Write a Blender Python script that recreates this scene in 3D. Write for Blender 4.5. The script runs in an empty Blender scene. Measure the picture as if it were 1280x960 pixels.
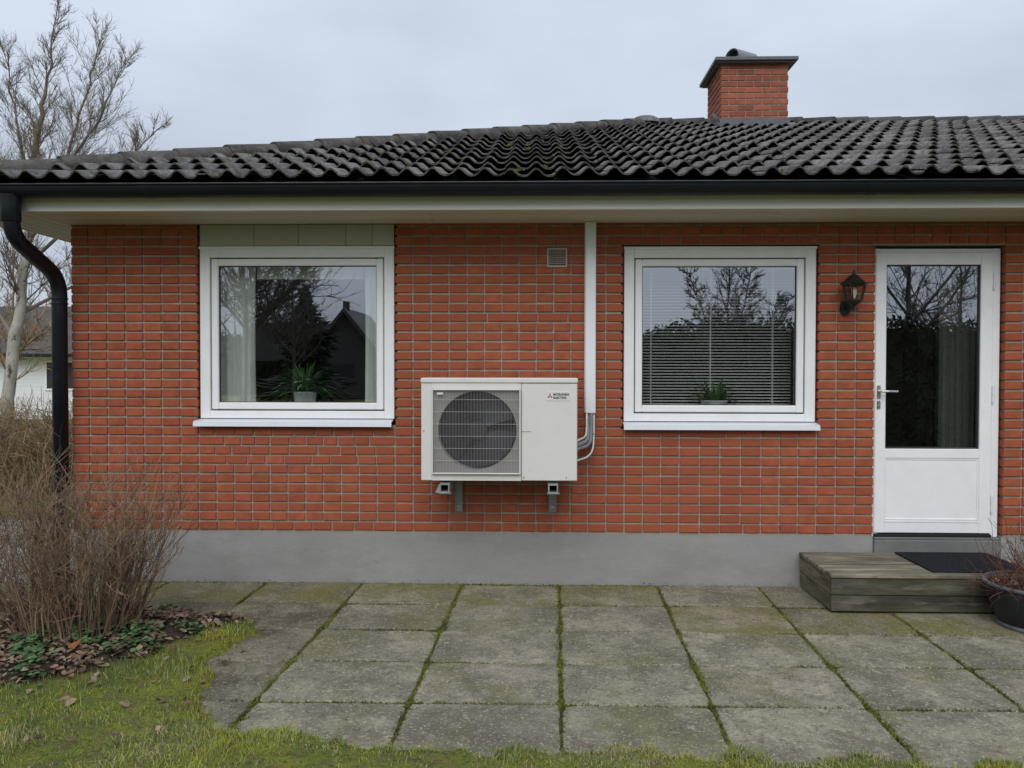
import bpy, bmesh, math, random
import numpy as np
from mathutils import Vector, Matrix
R = math.radians
random.seed(7); rng = np.random.default_rng(7)
scn = bpy.context.scene
COL = scn.collection

# ------------------------------------------------------------------ camera
CAM_P = Vector((0.0, -5.6535, 1.5244))
pit, yaw, rol = -0.0179, -0.0269, 0.0016
fwd = Vector((math.sin(yaw)*math.cos(pit), math.cos(yaw)*math.cos(pit), math.sin(pit)))
rgt = Vector((math.cos(yaw), -math.sin(yaw), 0)); upv = rgt.cross(fwd)
rg2 = math.cos(rol)*rgt + math.sin(rol)*upv; up2 = math.cos(rol)*upv - math.sin(rol)*rgt
cam = bpy.data.cameras.new('camera'); cam.lens = 28.125; cam.sensor_width = 36.0
cam.clip_start = 0.05; cam.clip_end = 2000
camo = bpy.data.objects.new('camera', cam); COL.objects.link(camo)
m3 = Matrix((rg2, up2, -fwd)).transposed()
camo.matrix_world = Matrix.Translation(CAM_P) @ m3.to_4x4()
scn.camera = camo

# ------------------------------------------------------------------ world, sun, exposure
SUN_EL, SUN_AZ = 42.5, 186.0          # azimuth: compass style, 180 = behind the camera
world = bpy.data.worlds.new('World'); scn.world = world; world.use_nodes = True
nt = world.node_tree; nt.nodes.clear()
def N(t, **k):
    n = nt.nodes.new(t)
    for a, b in k.items(): setattr(n, a, b)
    return n
sky = N('ShaderNodeTexSky', sky_type='NISHITA', sun_disc=False)
sky.sun_elevation = R(SUN_EL); sky.sun_rotation = R(SUN_AZ); sky.air_density = 1.0; sky.dust_density = 3.0
tc = N('ShaderNodeTexCoord'); sep = N('ShaderNodeSeparateXYZ'); nt.links.new(tc.outputs['Generated'], sep.inputs[0])
cl = N('ShaderNodeClamp'); nt.links.new(sep.outputs['Z'], cl.inputs['Value'])
cie = N('ShaderNodeMath', operation='MULTIPLY_ADD'); nt.links.new(cl.outputs[0], cie.inputs[0]); cie.inputs[1].default_value = 0.36; cie.inputs[2].default_value = 0.50
mp = N('ShaderNodeMapping'); mp.inputs['Scale'].default_value = (1.0, 1.0, 2.4); nt.links.new(tc.outputs['Generated'], mp.inputs[0])
nz = N('ShaderNodeTexNoise'); nz.inputs['Scale'].default_value = 2.6; nz.inputs['Detail'].default_value = 4.0; nz.inputs['Roughness'].default_value = 0.5
nt.links.new(mp.outputs[0], nz.inputs['Vector'])
mr = N('ShaderNodeMapRange'); nt.links.new(nz.outputs['Fac'], mr.inputs[0])
mr.inputs[1].default_value = 0.3; mr.inputs[2].default_value = 0.7; mr.inputs[3].default_value = 0.86; mr.inputs[4].default_value = 1.10
mul = N('ShaderNodeMath', operation='MULTIPLY'); nt.links.new(cie.outputs[0], mul.inputs[0]); nt.links.new(mr.outputs[0], mul.inputs[1])
ccol = N('ShaderNodeVectorMath', operation='SCALE'); ccol.inputs[0].default_value = (8.95, 9.95, 11.7); nt.links.new(mul.outputs[0], ccol.inputs['Scale'])
mixs = N('ShaderNodeMix', data_type='RGBA'); mixs.inputs['Factor'].default_value = 0.94
nt.links.new(sky.outputs[0], mixs.inputs['A']); nt.links.new(ccol.outputs[0], mixs.inputs['B'])
bg = N('ShaderNodeBackground'); bg.inputs['Strength'].default_value = 0.1; nt.links.new(mixs.outputs['Result'], bg.inputs['Color'])
wo = N('ShaderNodeOutputWorld'); nt.links.new(bg.outputs[0], wo.inputs['Surface'])

sun = bpy.data.lights.new('sun', 'SUN'); sun.energy = 1.5; sun.angle = R(46); sun.color = (1.0, 0.985, 0.965)
so = bpy.data.objects.new('sun', sun); COL.objects.link(so)
az = R(SUN_AZ); sd = Vector((math.sin(az)*math.cos(R(SUN_EL)), math.cos(az)*math.cos(R(SUN_EL)), math.sin(R(SUN_EL))))
so.rotation_euler = sd.to_track_quat('Z', 'Y').to_euler(); so.location = (0, -8, 12)
scn.view_settings.view_transform = 'Standard'; scn.view_settings.look = 'None'
scn.view_settings.exposure = 0.23; scn.view_settings.gamma = 1.0
scn.render.engine = 'CYCLES'; scn.cycles.use_denoising = True
scn.cycles.max_bounces = 8; scn.cycles.transparent_max_bounces = 12

# ------------------------------------------------------------------ materials
def mat(name, col, rough=0.7, var=0.15, scale=8.0, bump=0.0, bscale=60.0, metal=0.0, spec=0.4,
        rnd=0.0, hue=0.0, attr=None, island=0.0, stains=(), stretch=(1, 1, 1), bdist=0.01, obrand=True):
    m = bpy.data.materials.new(name); m.use_nodes = True
    t = m.node_tree; n = t.nodes; n.clear(); L = t.links.new
    def A(ty, **k):
        q = n.new(ty)
        for a, b in k.items(): setattr(q, a, b)
        return q
    out = A('ShaderNodeOutputMaterial'); p = A('ShaderNodeBsdfPrincipled'); L(p.outputs[0], out.inputs[0])
    p.inputs['Roughness'].default_value = rough; p.inputs['Metallic'].default_value = metal
    p.inputs['Specular IOR Level'].default_value = spec
    tcn = A('ShaderNodeTexCoord'); vec = tcn.outputs['Object']
    oi = A('ShaderNodeObjectInfo')
    rv = oi.outputs['Random']
    if attr:
        at = A('ShaderNodeAttribute', attribute_name=attr)
        ad = A('ShaderNodeMath', operation='ADD'); L(at.outputs['Fac'], ad.inputs[0]); L(rv, ad.inputs[1])
        fr = A('ShaderNodeMath', operation='FRACT'); L(ad.outputs[0], fr.inputs[0]); rv = fr.outputs[0]
    if island:
        ge = A('ShaderNodeNewGeometry'); rv = ge.outputs['Random Per Island']
    if rnd or attr:
        sc = A('ShaderNodeMath', operation='MULTIPLY'); L(rv, sc.inputs[0]); sc.inputs[1].default_value = 57.0
        av = A('ShaderNodeVectorMath', operation='ADD'); L(vec, av.inputs[0]); L(sc.outputs[0], av.inputs[1]); vec = av.outputs[0]
    ms = A('ShaderNodeMapping'); ms.inputs['Scale'].default_value = stretch; L(vec, ms.inputs[0]); vec = ms.outputs[0]
    def noise(s, d=5.0, r=0.6):
        q = A('ShaderNodeTexNoise'); q.inputs['Scale'].default_value = s; q.inputs['Detail'].default_value = d
        q.inputs['Roughness'].default_value = r; L(vec, q.inputs['Vector']); return q.outputs['Fac']
    def mrange(src, a, b, c, d):
        q = A('ShaderNodeMapRange'); L(src, q.inputs[0])
        for i, v in enumerate((a, b, c, d)): q.inputs[i+1].default_value = v
        return q.outputs[0]
    def mixc(f, a, b):
        q = A('ShaderNodeMix', data_type='RGBA')
        if hasattr(f, 'is_linked') or not isinstance(f, (int, float)): L(f, q.inputs['Factor'])
        else: q.inputs['Factor'].default_value = f
        for s, key in ((a, 'A'), (b, 'B')):
            if isinstance(s, tuple): q.inputs[key].default_value = (*s[:3], 1)
            else: L(s, q.inputs[key])
        return q.outputs['Result']
    lo = tuple(max(0, c*(1-var)) for c in col); hi = tuple(min(1, c*(1+var)) for c in col)
    base = mixc(mrange(noise(scale), 0.3, 0.7, 0, 1), lo, hi)
    if rnd or island:
        amt = rnd or island
        hs = A('ShaderNodeHueSaturation'); L(base, hs.inputs['Color'])
        L(mrange(rv, 0, 1, 1-amt, 1+amt), hs.inputs['Value'])
        if hue:
            q = A('ShaderNodeMath', operation='MULTIPLY'); L(rv, q.inputs[0]); q.inputs[1].default_value = 7.31
            q2 = A('ShaderNodeMath', operation='FRACT'); L(q.outputs[0], q2.inputs[0])
            L(mrange(q2.outputs[0], 0, 1, 0.5-hue, 0.5+hue), hs.inputs['Hue'])
        base = hs.outputs['Color']
    for (c, s, a, b, f) in stains:
        base = mixc(mrange(noise(s, 6.0, 0.65), a, b, 0, f), base, c)
    L(base, p.inputs['Base Color'])
    if bump:
        bp = A('ShaderNodeBump'); bp.inputs['Strength'].default_value = bump; bp.inputs['Distance'].default_value = bdist
        L(noise(bscale, 6.0, 0.7), bp.inputs['Height']); L(bp.outputs[0], p.inputs['Normal'])
        L(mrange(noise(bscale*0.4), 0.3, 0.7, max(0, rough-0.08), min(1, rough+0.08)), p.inputs['Roughness'])
    return m

def glass_mat(name, ior=2.5, tint=(0.92, 0.95, 0.93), wav=0.0):
    m = bpy.data.materials.new(name); m.use_nodes = True
    t = m.node_tree; t.nodes.clear(); L = t.links.new
    o = t.nodes.new('ShaderNodeOutputMaterial'); mx = t.nodes.new('ShaderNodeMixShader')
    tr = t.nodes.new('ShaderNodeBsdfTransparent'); tr.inputs[0].default_value = (*tint, 1)
    gl = t.nodes.new('ShaderNodeBsdfGlossy'); gl.inputs['Roughness'].default_value = 0.0; gl.inputs['Color'].default_value = (0.92, 0.95, 1, 1)
    fr = t.nodes.new('ShaderNodeFresnel')          # same reflectance from either side of the sheet
    ge = t.nodes.new('ShaderNodeNewGeometry'); im = t.nodes.new('ShaderNodeMath'); im.operation = 'MULTIPLY_ADD'
    L(ge.outputs['Backfacing'], im.inputs[0]); im.inputs[1].default_value = 1/ior - ior; im.inputs[2].default_value = ior; L(im.outputs[0], fr.inputs['IOR'])
    if wav:
        tcn = t.nodes.new('ShaderNodeTexCoord'); nn = t.nodes.new('ShaderNodeTexNoise'); nn.inputs['Scale'].default_value = 3.0; nn.inputs['Detail'].default_value = 0.0
        bp = t.nodes.new('ShaderNodeBump'); bp.inputs['Strength'].default_value = wav; bp.inputs['Distance'].default_value = 0.02
        L(tcn.outputs['Object'], nn.inputs['Vector']); L(nn.outputs['Fac'], bp.inputs['Height']); L(bp.outputs[0], gl.inputs['Normal'])
    L(fr.outputs[0], mx.inputs[0]); L(tr.outputs[0], mx.inputs[1]); L(gl.outputs[0], mx.inputs[2]); L(mx.outputs[0], o.inputs[0])
    return m

MT = {}
MT['brick'] = mat('brick', (0.322, 0.086, 0.042), 0.85, 0.18, 14, 0.5, 120, rnd=0.09, hue=0.003, attr='rnd', spec=0.25,
                  stains=[((0.20, 0.045, 0.025), 25, 0.58, 0.8, 0.5), ((0.45, 0.19, 0.12), 40, 0.62, 0.85, 0.35)], bdist=0.004)
MT['chimney_brick'] = mat('chimney_brick', (0.29, 0.095, 0.06), 0.85, 0.2, 10, 0.5, 90, rnd=0.2, attr='rnd', spec=0.2)
MT['mortar'] = mat('mortar', (0.345, 0.29, 0.235), 0.95, 0.15, 20, 0.6, 150, spec=0.1, bdist=0.003)
MT['plinth'] = mat('plinth', (0.290, 0.286, 0.274), 0.88, 0.07, 2.5, 0.6, 45, spec=0.2,
                   stains=[((0.21, 0.205, 0.185), 1.7, 0.48, 0.72, 0.55), ((0.36, 0.36, 0.35), 6, 0.56, 0.74, 0.35), ((0.15, 0.15, 0.115), 11, 0.62, 0.74, 0.45), ((0.14, 0.135, 0.12), 60, 0.66, 0.72, 0.4)], stretch=(1, 1, 2.2), bdist=0.004)
MT['threshold'] = mat('threshold', (0.17, 0.168, 0.16), 0.85, 0.2, 8, 0.4, 60, stains=[((0.10, 0.10, 0.10), 4, 0.45, 0.65, 0.7)])
MT['white'] = mat('white_paint', (0.82, 0.825, 0.83), 0.38, 0.03, 6, 0.08, 40, spec=0.35, stains=[((0.62, 0.61, 0.55), 4, 0.52, 0.78, 0.35), ((0.40, 0.39, 0.33), 28, 0.66, 0.76, 0.3)])
MT['sill'] = mat('sill_metal', (0.72, 0.75, 0.79), 0.3, 0.03, 4, 0.0, 30, spec=0.5, stains=[((0.5, 0.52, 0.52), 9, 0.6, 0.8, 0.25)])
MT['seal'] = mat('rubber_seal', (0.03, 0.03, 0.032), 0.6)
MT['cladding'] = mat('cladding_paint', (0.40, 0.395, 0.345), 0.6, 0.05, 5, 0.1, 50, rnd=0.04)
MT['soffit'] = mat('soffit_paint', (0.56, 0.52, 0.43), 0.6, 0.06, 6, 0.15, 40, stretch=(0.3, 3, 3), rnd=0.06)
MT['fascia'] = mat('fascia_paint', (0.70, 0.69, 0.64), 0.5, 0.05, 3, 0.1, 30, stains=[((0.5, 0.48, 0.40), 3, 0.55, 0.8, 0.3)])
MT['black_metal'] = mat('black_gutter', (0.009, 0.011, 0.016), 0.38, 0.2, 5, 0.05, 20, spec=0.28, stains=[((0.03, 0.03, 0.032), 7, 0.58, 0.8, 0.35)])
MT['rooftile'] = mat('roof_tile', (0.150, 0.144, 0.137), 0.9, 0.35, 9, 1.0, 55, rnd=0.32, attr='rnd', spec=0.25,
                     stains=[((0.050, 0.047, 0.046), 7, 0.48, 0.64, 0.75), ((0.32, 0.315, 0.30), 38, 0.56, 0.64, 0.70), ((0.04, 0.038, 0.037), 45, 0.58, 0.66, 0.6), ((0.105, 0.105, 0.035), 5, 0.60, 0.70, 0.7)], bdist=0.006)
MT['captile'] = mat('ridge_tile_concrete', (0.092, 0.087, 0.080), 0.9, 0.3, 9, 0.9, 55, rnd=0.25, spec=0.15,
                     stains=[((0.04, 0.038, 0.035), 6, 0.46, 0.62, 0.7), ((0.20, 0.195, 0.18), 30, 0.58, 0.66, 0.55), ((0.075, 0.075, 0.03), 5, 0.58, 0.70, 0.6)], bdist=0.006)
MT['deck'] = mat('roof_felt', (0.02, 0.02, 0.02), 0.95)
MT['lead'] = mat('flashing', (0.10, 0.105, 0.115), 0.5, 0.2, 12, 0.2, 30, metal=0.2)
MT['cowl'] = mat('cowl_metal', (0.20, 0.205, 0.215), 0.5, 0.2, 12, 0.2, 30, metal=0.2)
MT['galv'] = mat('galvanised_steel', (0.42, 0.44, 0.45), 0.42, 0.15, 25, 0.1, 60, metal=0.7)
MT['dark_galv'] = mat('dull_steel', (0.27, 0.29, 0.285), 0.5, 0.2, 25, 0.1, 60, metal=0.5)
MT['acwhite'] = mat('pump_enamel', (0.67, 0.652, 0.62), 0.38, 0.02, 3, 0.03, 80, spec=0.4, stains=[((0.52, 0.51, 0.47), 4, 0.52, 0.75, 0.3), ((0.35, 0.34, 0.30), 26, 0.67, 0.76, 0.3)])
MT['acgrille'] = mat('grille_wire', (0.44, 0.43, 0.42), 0.45, 0.05, 10)
MT['fan'] = mat('fan_plastic', (0.014, 0.0135, 0.017), 0.55, 0.15, 10)
MT['acback'] = mat('shroud', (0.24, 0.228, 0.21), 0.6, 0.1, 10)
MT['dark'] = mat('dark_inside', (0.012, 0.012, 0.014), 0.8)
MT['logo_red'] = mat('logo_red', (0.50, 0.015, 0.03), 0.5, 0.02)
MT['logo_text'] = mat('logo_text', (0.06, 0.065, 0.08), 0.5, 0.02)
MT['label_plate'] = mat('label_plate', (0.62, 0.63, 0.66), 0.4, 0.02)
MT['duct'] = mat('duct_plastic', (0.76, 0.77, 0.79), 0.38, 0.02, 4, 0.02, 50, spec=0.4)
MT['insul'] = mat('pipe_insulation', (0.22, 0.235, 0.25), 0.7, 0.15, 30, 0.2, 80)
MT['cable'] = mat('white_cable', (0.66, 0.66, 0.64), 0.5, 0.05)
MT['chrome'] = mat('handle_metal', (0.60, 0.60, 0.59), 0.28, 0.08, 30, metal=0.85)
MT['lampblack'] = mat('lantern_black', (0.012, 0.013, 0.013), 0.42, 0.2, 30, 0.1, 70)
MT['bulb'] = mat('bulb_white', (0.78, 0.78, 0.76), 0.3, 0.02)
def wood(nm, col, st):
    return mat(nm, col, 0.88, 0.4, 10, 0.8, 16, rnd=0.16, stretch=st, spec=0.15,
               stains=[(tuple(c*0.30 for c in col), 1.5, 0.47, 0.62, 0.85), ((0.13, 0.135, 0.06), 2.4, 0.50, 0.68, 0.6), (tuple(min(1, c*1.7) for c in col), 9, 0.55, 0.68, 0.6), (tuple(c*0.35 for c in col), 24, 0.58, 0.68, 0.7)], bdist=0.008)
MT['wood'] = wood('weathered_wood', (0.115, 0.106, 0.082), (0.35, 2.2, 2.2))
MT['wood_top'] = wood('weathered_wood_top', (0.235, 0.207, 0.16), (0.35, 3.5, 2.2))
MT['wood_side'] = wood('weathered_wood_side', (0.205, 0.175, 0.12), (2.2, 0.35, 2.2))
MT['mat'] = mat('doormat', (0.020, 0.021, 0.026), 0.95, 0.3, 60, 1.0, 180, spec=0.1, bdist=0.006)
def slab_mat(nm, col, extra=()):
    d_, l_ = tuple(c*0.42 for c in col), tuple(min(1, c*1.75) for c in col)
    return mat(nm, col, 0.93, 0.25, 6.0, 1.0, 45, rnd=0.15, hue=0.006, spec=0.12, bdist=0.012,
               stains=[(d_, 2.8, 0.47, 0.60, 0.60), (l_, 18, 0.55, 0.66, 0.5), (d_, 26, 0.54, 0.63, 0.6), *extra, (l_, 70, 0.57, 0.63, 0.75), (tuple(c*0.25 for c in col), 85, 0.58, 0.64, 0.75), (tuple(min(1, c*2.3) for c in col), 30, 0.68, 0.73, 0.8)])
MT['slab'] = slab_mat('paving_concrete', (0.295, 0.266, 0.200), [((0.15, 0.142, 0.055), 2.1, 0.52, 0.66, 0.65), ((0.12, 0.11, 0.09), 1.3, 0.50, 0.62, 0.45)])
MT['slab_moss'] = slab_mat('mossy_concrete', (0.255, 0.230, 0.160), [((0.165, 0.155, 0.042), 2.4, 0.44, 0.60, 0.72)])
MT['slab_dirt'] = slab_mat('dirty_concrete', (0.245, 0.218, 0.162), [((0.075, 0.062, 0.044), 3.0, 0.44, 0.60, 0.75), ((0.13, 0.13, 0.03), 3.4, 0.56, 0.68, 0.7)])
MT['moss'] = mat('moss', (0.165, 0.165, 0.035), 0.95, 0.35, 12, island=0.35, spec=0.1,
                 stains=[((0.055, 0.05, 0.022), 6, 0.45, 0.6, 0.8)])
MT['grass'] = mat('grass', (0.195, 0.245, 0.066), 0.75, 0.3, 2.2, island=0.55, spec=0.2,
                  stains=[((0.34, 0.335, 0.036), 1.9, 0.45, 0.58, 0.9), ((0.085, 0.155, 0.042), 2.6, 0.52, 0.64, 0.75)])
MT['straw'] = mat('dry_grass', (0.36, 0.305, 0.18), 0.8, 0.3, 5, island=0.4, spec=0.15)
MT['leaf_litter'] = mat('dead_leaf', (0.165, 0.108, 0.072), 0.75, 0.3, 30, island=0.75, spec=0.2,
                  stains=[((0.34, 0.26, 0.19), 9, 0.5, 0.62, 0.7), ((0.09, 0.048, 0.032), 12, 0.52, 0.66, 0.6)])
MT['weed'] = mat('weed_leaf', (0.070, 0.125, 0.048), 0.6, 0.3, 12, island=0.45, spec=0.3, stains=[((0.11, 0.13, 0.06), 6, 0.55, 0.68, 0.6)])
MT['twig'] = mat('shrub_bark', (0.195, 0.130, 0.084), 0.85, 0.3, 8, island=0.6, spec=0.15,
                 stains=[((0.26, 0.21, 0.155), 6, 0.52, 0.66, 0.6), ((0.12, 0.125, 0.04), 2.5, 0.60, 0.72, 0.6)])
MT['hedge'] = mat('hedge_twig', (0.23, 0.160, 0.095), 0.85, 0.3, 3, island=0.5, spec=0.15,
                 stains=[((0.25, 0.19, 0.13), 5, 0.5, 0.64, 0.6)])
MT['potplant'] = mat('dead_twig', (0.120, 0.060, 0.042), 0.85, 0.3, 8, island=0.5, spec=0.15)
MT['birch'] = mat('birch_bark', (0.36, 0.34, 0.29), 0.85, 0.25, 9, 0.8, 30, spec=0.2, stretch=(1, 1, 0.55),
                  stains=[((0.05, 0.045, 0.038), 7.5, 0.55, 0.62, 0.9), ((0.20, 0.19, 0.11), 1.8, 0.5, 0.7, 0.6)])
MT['branch'] = mat('birch_branch', (0.175, 0.142, 0.115), 0.85, 0.25, 3, island=0.3, spec=0.15, stains=[((0.17, 0.155, 0.07), 0.6, 0.5, 0.65, 0.6)])
MT['bark_dark'] = mat('dark_bark', (0.11, 0.098, 0.085), 0.9, 0.3, 5)
MT['needle'] = mat('spruce_needles', (0.020, 0.032, 0.016), 0.85, 0.3, 3, island=0.4)
MT['thicket'] = mat('thicket', (0.052, 0.052, 0.038), 0.95, 0.3, 1, island=0.3, spec=0.05)
MT['soil'] = mat('soil', (0.050, 0.040, 0.030), 0.95, 0.3, 9, 1.0, 40)
MT['pot'] = mat('black_pot', (0.016, 0.018, 0.023), 0.42, 0.2, 8, 0.15, 50, stains=[((0.06, 0.06, 0.065), 5, 0.55, 0.8, 0.4)])
MT['potrim'] = mat('pot_rim', (0.10, 0.105, 0.115), 0.5, 0.2, 12, 0.1, 50)
MT['nwall'] = mat('neighbour_siding', (0.74, 0.75, 0.76), 0.7, 0.04, 2)
MT['nroof'] = mat('neighbour_roof', (0.075, 0.070, 0.066), 0.85, 0.25, 2, 0.5, 12)
MT['room'] = mat('room_wall', (0.26, 0.255, 0.225), 0.9, 0.1, 2)
MT['curtain'] = mat('sheer_curtain', (0.84, 0.87, 0.83), 0.9, 0.05, 5, 0.1, 200)
MT['doorcurtain'] = mat('door_curtain', (0.12, 0.13, 0.115), 0.9, 0.08, 5, 0.1, 200)
MT['slat'] = mat('blind_slat', (0.84, 0.85, 0.83), 0.45, 0.03, 5)
MT['ceramic'] = mat('ceramic_pot', (0.72, 0.74, 0.73), 0.3, 0.03, 5)
MT['houseplant'] = mat('houseplant_leaf', (0.075, 0.165, 0.055), 0.5, 0.3, 10, island=0.4)
MT['glass'] = glass_mat('window_glass', 4.2, wav=0.012)
MT['lampglass'] = glass_mat('lantern_glass', 1.6, (0.85, 0.84, 0.78))
MT['path'] = mat('side_path', (0.26, 0.25, 0.235), 0.95, 0.25, 6, 0.8, 60)

# ground: lawn / moss / bare soil, driven by a vertex attribute for the planting bed
def ground_mat():
    m = bpy.data.materials.new('lawn_ground'); m.use_nodes = True
    t = m.node_tree; p = t.nodes['Principled BSDF']; L = t.links.new
    p.inputs['Roughness'].default_value = 0.95; p.inputs['Specular IOR Level'].default_value = 0.1
    tcn = t.nodes.new('ShaderNodeTexCoord')
    def nf(s, d=6.0):
        q = t.nodes.new('ShaderNodeTexNoise'); q.inputs['Scale'].default_value = s; q.inputs['Detail'].default_value = d; q.inputs['Roughness'].default_value = 0.65
        L(tcn.outputs['Object'], q.inputs['Vector']); return q.outputs['Fac']
    def mrg(src, a, b):
        q = t.nodes.new('ShaderNodeMapRange'); L(src, q.inputs[0]); q.inputs[1].default_value = a; q.inputs[2].default_value = b; return q.outputs[0]
    def mx(f, a, b):
        q = t.nodes.new('ShaderNodeMix'); q.data_type = 'RGBA'; L(f, q.inputs['Factor'])
        for s, k in ((a, 'A'), (b, 'B')):
            if isinstance(s, tuple): q.inputs[k].default_value = (*s, 1)
            else: L(s, q.inputs[k])
        return q.outputs['Result']
    c = mx(mrg(nf(1.7), 0.35, 0.65), (0.100, 0.135, 0.028), (0.215, 0.215, 0.032))
    c = mx(mrg(nf(14), 0.45, 0.7), c, (0.120, 0.098, 0.055))
    c = mx(mrg(nf(50), 0.52, 0.72), c, (0.035, 0.042, 0.016))
    s = mx(mrg(nf(22), 0.35, 0.65), (0.030, 0.022, 0.016), (0.085, 0.062, 0.044))
    at = t.nodes.new('ShaderNodeAttribute'); at.attribute_name = 'bed'
    ad = t.nodes.new('ShaderNodeMath'); ad.operation = 'MULTIPLY_ADD'; L(nf(9), ad.inputs[0]); ad.inputs[1].default_value = 0.8; L(at.outputs['Fac'], ad.inputs[2])
    c = mx(mrg(ad.outputs[0], 0.75, 1.05), c, s)
    L(c, p.inputs['Base Color'])
    b = t.nodes.new('ShaderNodeBump'); b.inputs['Strength'].default_value = 0.9; b.inputs['Distance'].default_value = 0.02
    L(nf(45), b.inputs['Height']); L(b.outputs[0], p.inputs['Normal'])
    return m
MT['ground'] = ground_mat()

# ------------------------------------------------------------------ object helpers
def tag(o, label=None, cat=None, group=None, kind=None):
    if label: o['label'] = label
    if cat: o['category'] = cat
    if group: o['group'] = group
    if kind: o['kind'] = kind
    return o

def thing(name, loc, label, cat, group=None):
    o = bpy.data.objects.new(name, None); o.empty_display_size = 0.1; o.location = loc; COL.objects.link(o)
    return tag(o, label, cat, group)

def adopt(o, parent):
    if parent is not None:
        o.parent = parent
        if parent.type == 'EMPTY': o.matrix_parent_inverse = Matrix.Translation(parent.location).inverted()

class MB:
    def __init__(s): s.v = []; s.f = []; s.fr = []; s.cur = None
    def add(s, verts, faces):
        b = len(s.v); s.v.extend([tuple(q) for q in verts]); s.f.extend([tuple(i+b for i in f) for f in faces])
        if s.cur is not None: s.fr.extend([s.cur]*len(faces))
        return s
    def box(s, x0, x1, y0, y1, z0, z1, bev=0.0):
        if bev <= 0:
            v = [(x, y, z) for x in (x0, x1) for y in (y0, y1) for z in (z0, z1)]
            return s.add(v, [(0, 1, 3, 2), (4, 6, 7, 5), (0, 4, 5, 1), (2, 3, 7, 6), (0, 2, 6, 4), (1, 5, 7, 3)])
        v = []; idx = {}
        for i, (x, sx) in enumerate(((x0, 1), (x1, -1))):
            for j, (y, sy) in enumerate(((y0, 1), (y1, -1))):
                for k, (z, sz) in enumerate(((z0, 1), (z1, -1))):
                    for a in range(3):
                        d = [bev, bev, bev]; d[a] = 0
                        idx[(i, j, k, a)] = len(v); v.append((x+sx*d[0], y+sy*d[1], z+sz*d[2]))
        f = []
        for i in (0, 1):
            q = [idx[(i, j, k, 0)] for j, k in ((0, 0), (0, 1), (1, 1), (1, 0))]; f.append(tuple(q if i == 0 else q[::-1]))
            q = [idx[(j, i, k, 1)] for j, k in ((0, 0), (1, 0), (1, 1), (0, 1))]; f.append(tuple(q if i == 0 else q[::-1]))
            q = [idx[(j, k, i, 2)] for j, k in ((0, 0), (0, 1), (1, 1), (1, 0))]; f.append(tuple(q if i == 0 else q[::-1]))
        for j in (0, 1):
            for k in (0, 1):
                f.append((idx[(0, j, k, 1)], idx[(1, j, k, 1)], idx[(1, j, k, 2)], idx[(0, j, k, 2)]))
                f.append((idx[(j, 0, k, 0)], idx[(j, 1, k, 0)], idx[(j, 1, k, 2)], idx[(j, 0, k, 2)]))
                f.append((idx[(j, k, 0, 0)], idx[(j, k, 1, 0)], idx[(j, k, 1, 1)], idx[(j, k, 0, 1)]))
        for i in (0, 1):
            for j in (0, 1):
                for k in (0, 1): f.append(tuple(idx[(i, j, k, a)] for a in range(3)))
        return s.add(v, f)
    def tube(s, pts, rad, n=8, cap=True):
        pts = [Vector(p) for p in pts]; m = len(pts)
        if not hasattr(rad, '__len__'): rad = [rad]*m
        v = []; prev = None
        for i in range(m):
            t = (pts[min(i+1, m-1)] - pts[max(i-1, 0)])
            if t.length < 1e-9: t = Vector((0, 0, 1))
            t.normalize()
            if prev is None:
                a = Vector((0, 0, 1)) if abs(t.z) < 0.9 else Vector((1, 0, 0)); u = t.cross(a).normalized()
            else:
                u = prev - t*prev.dot(t)
                u = u.normalized() if u.length > 1e-6 else t.orthogonal().normalized()
            prev = u; w = t.cross(u)
            for k in range(n):
                an = 2*math.pi*k/n; v.append(pts[i] + (u*math.cos(an) + w*math.sin(an))*rad[i])
        f = [(i*n+k, i*n+(k+1) % n, (i+1)*n+(k+1) % n, (i+1)*n+k) for i in range(m-1) for k in range(n)]
        if cap: f += [tuple(range(n))[::-1], tuple((m-1)*n+k for k in range(n))]
        return s.add(v, f)
    def lathe(s, c, prof, n=24, close=False):
        v = []; m = len(prof)
        for r, z in prof:
            for k in range(n):
                a = 2*math.pi*k/n; v.append((c[0]+r*math.cos(a), c[1]+r*math.sin(a), c[2]+z))
        f = [(i*n+k, i*n+(k+1) % n, (i+1)*n+(k+1) % n, (i+1)*n+k) for i in range(m-1) for k in range(n)]
        if close: f += [tuple(range(n))[::-1], tuple((m-1)*n+k for k in range(n))]
        return s.add(v, f)
    def prism(s, poly, axis, a, b):
        """poly: 2D points; axis 'x': (y,z), 'y': (x,z), 'z': (x,y)"""
        def P(q, t): return {'x': (t, q[0], q[1]), 'y': (q[0], t, q[1]), 'z': (q[0], q[1], t)}[axis]
        n = len(poly); v = [P(q, a) for q in poly] + [P(q, b) for q in poly]
        f = [tuple(range(n))[::-1], tuple(range(n, 2*n))] + [(i, (i+1) % n, n+(i+1) % n, n+i) for i in range(n)]
        return s.add(v, f)
    def mesh(s, name, smooth=False, fix=True):
        me = bpy.data.meshes.new(name); me.from_pydata(s.v, [], s.f)
        if s.fr:
            at = me.attributes.new('rnd', 'FLOAT', 'FACE'); at.data.foreach_set('value', np.array(s.fr, dtype=np.float32))
        if fix and len(s.f) < 60000:
            bm = bmesh.new(); bm.from_mesh(me); bmesh.ops.recalc_face_normals(bm, faces=bm.faces); bm.to_mesh(me); bm.free()
        if smooth: me.polygons.foreach_set('use_smooth', [True]*len(me.polygons))
        return me
    def build(s, name, m, parent=None, smooth=False, kind=None, fix=True):
        me = s.mesh(name, smooth, fix); me.materials.append(MT[m] if isinstance(m, str) else m)
        o = bpy.data.objects.new(name, me); COL.objects.link(o); adopt(o, parent)
        if kind: o['kind'] = kind
        return o

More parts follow.
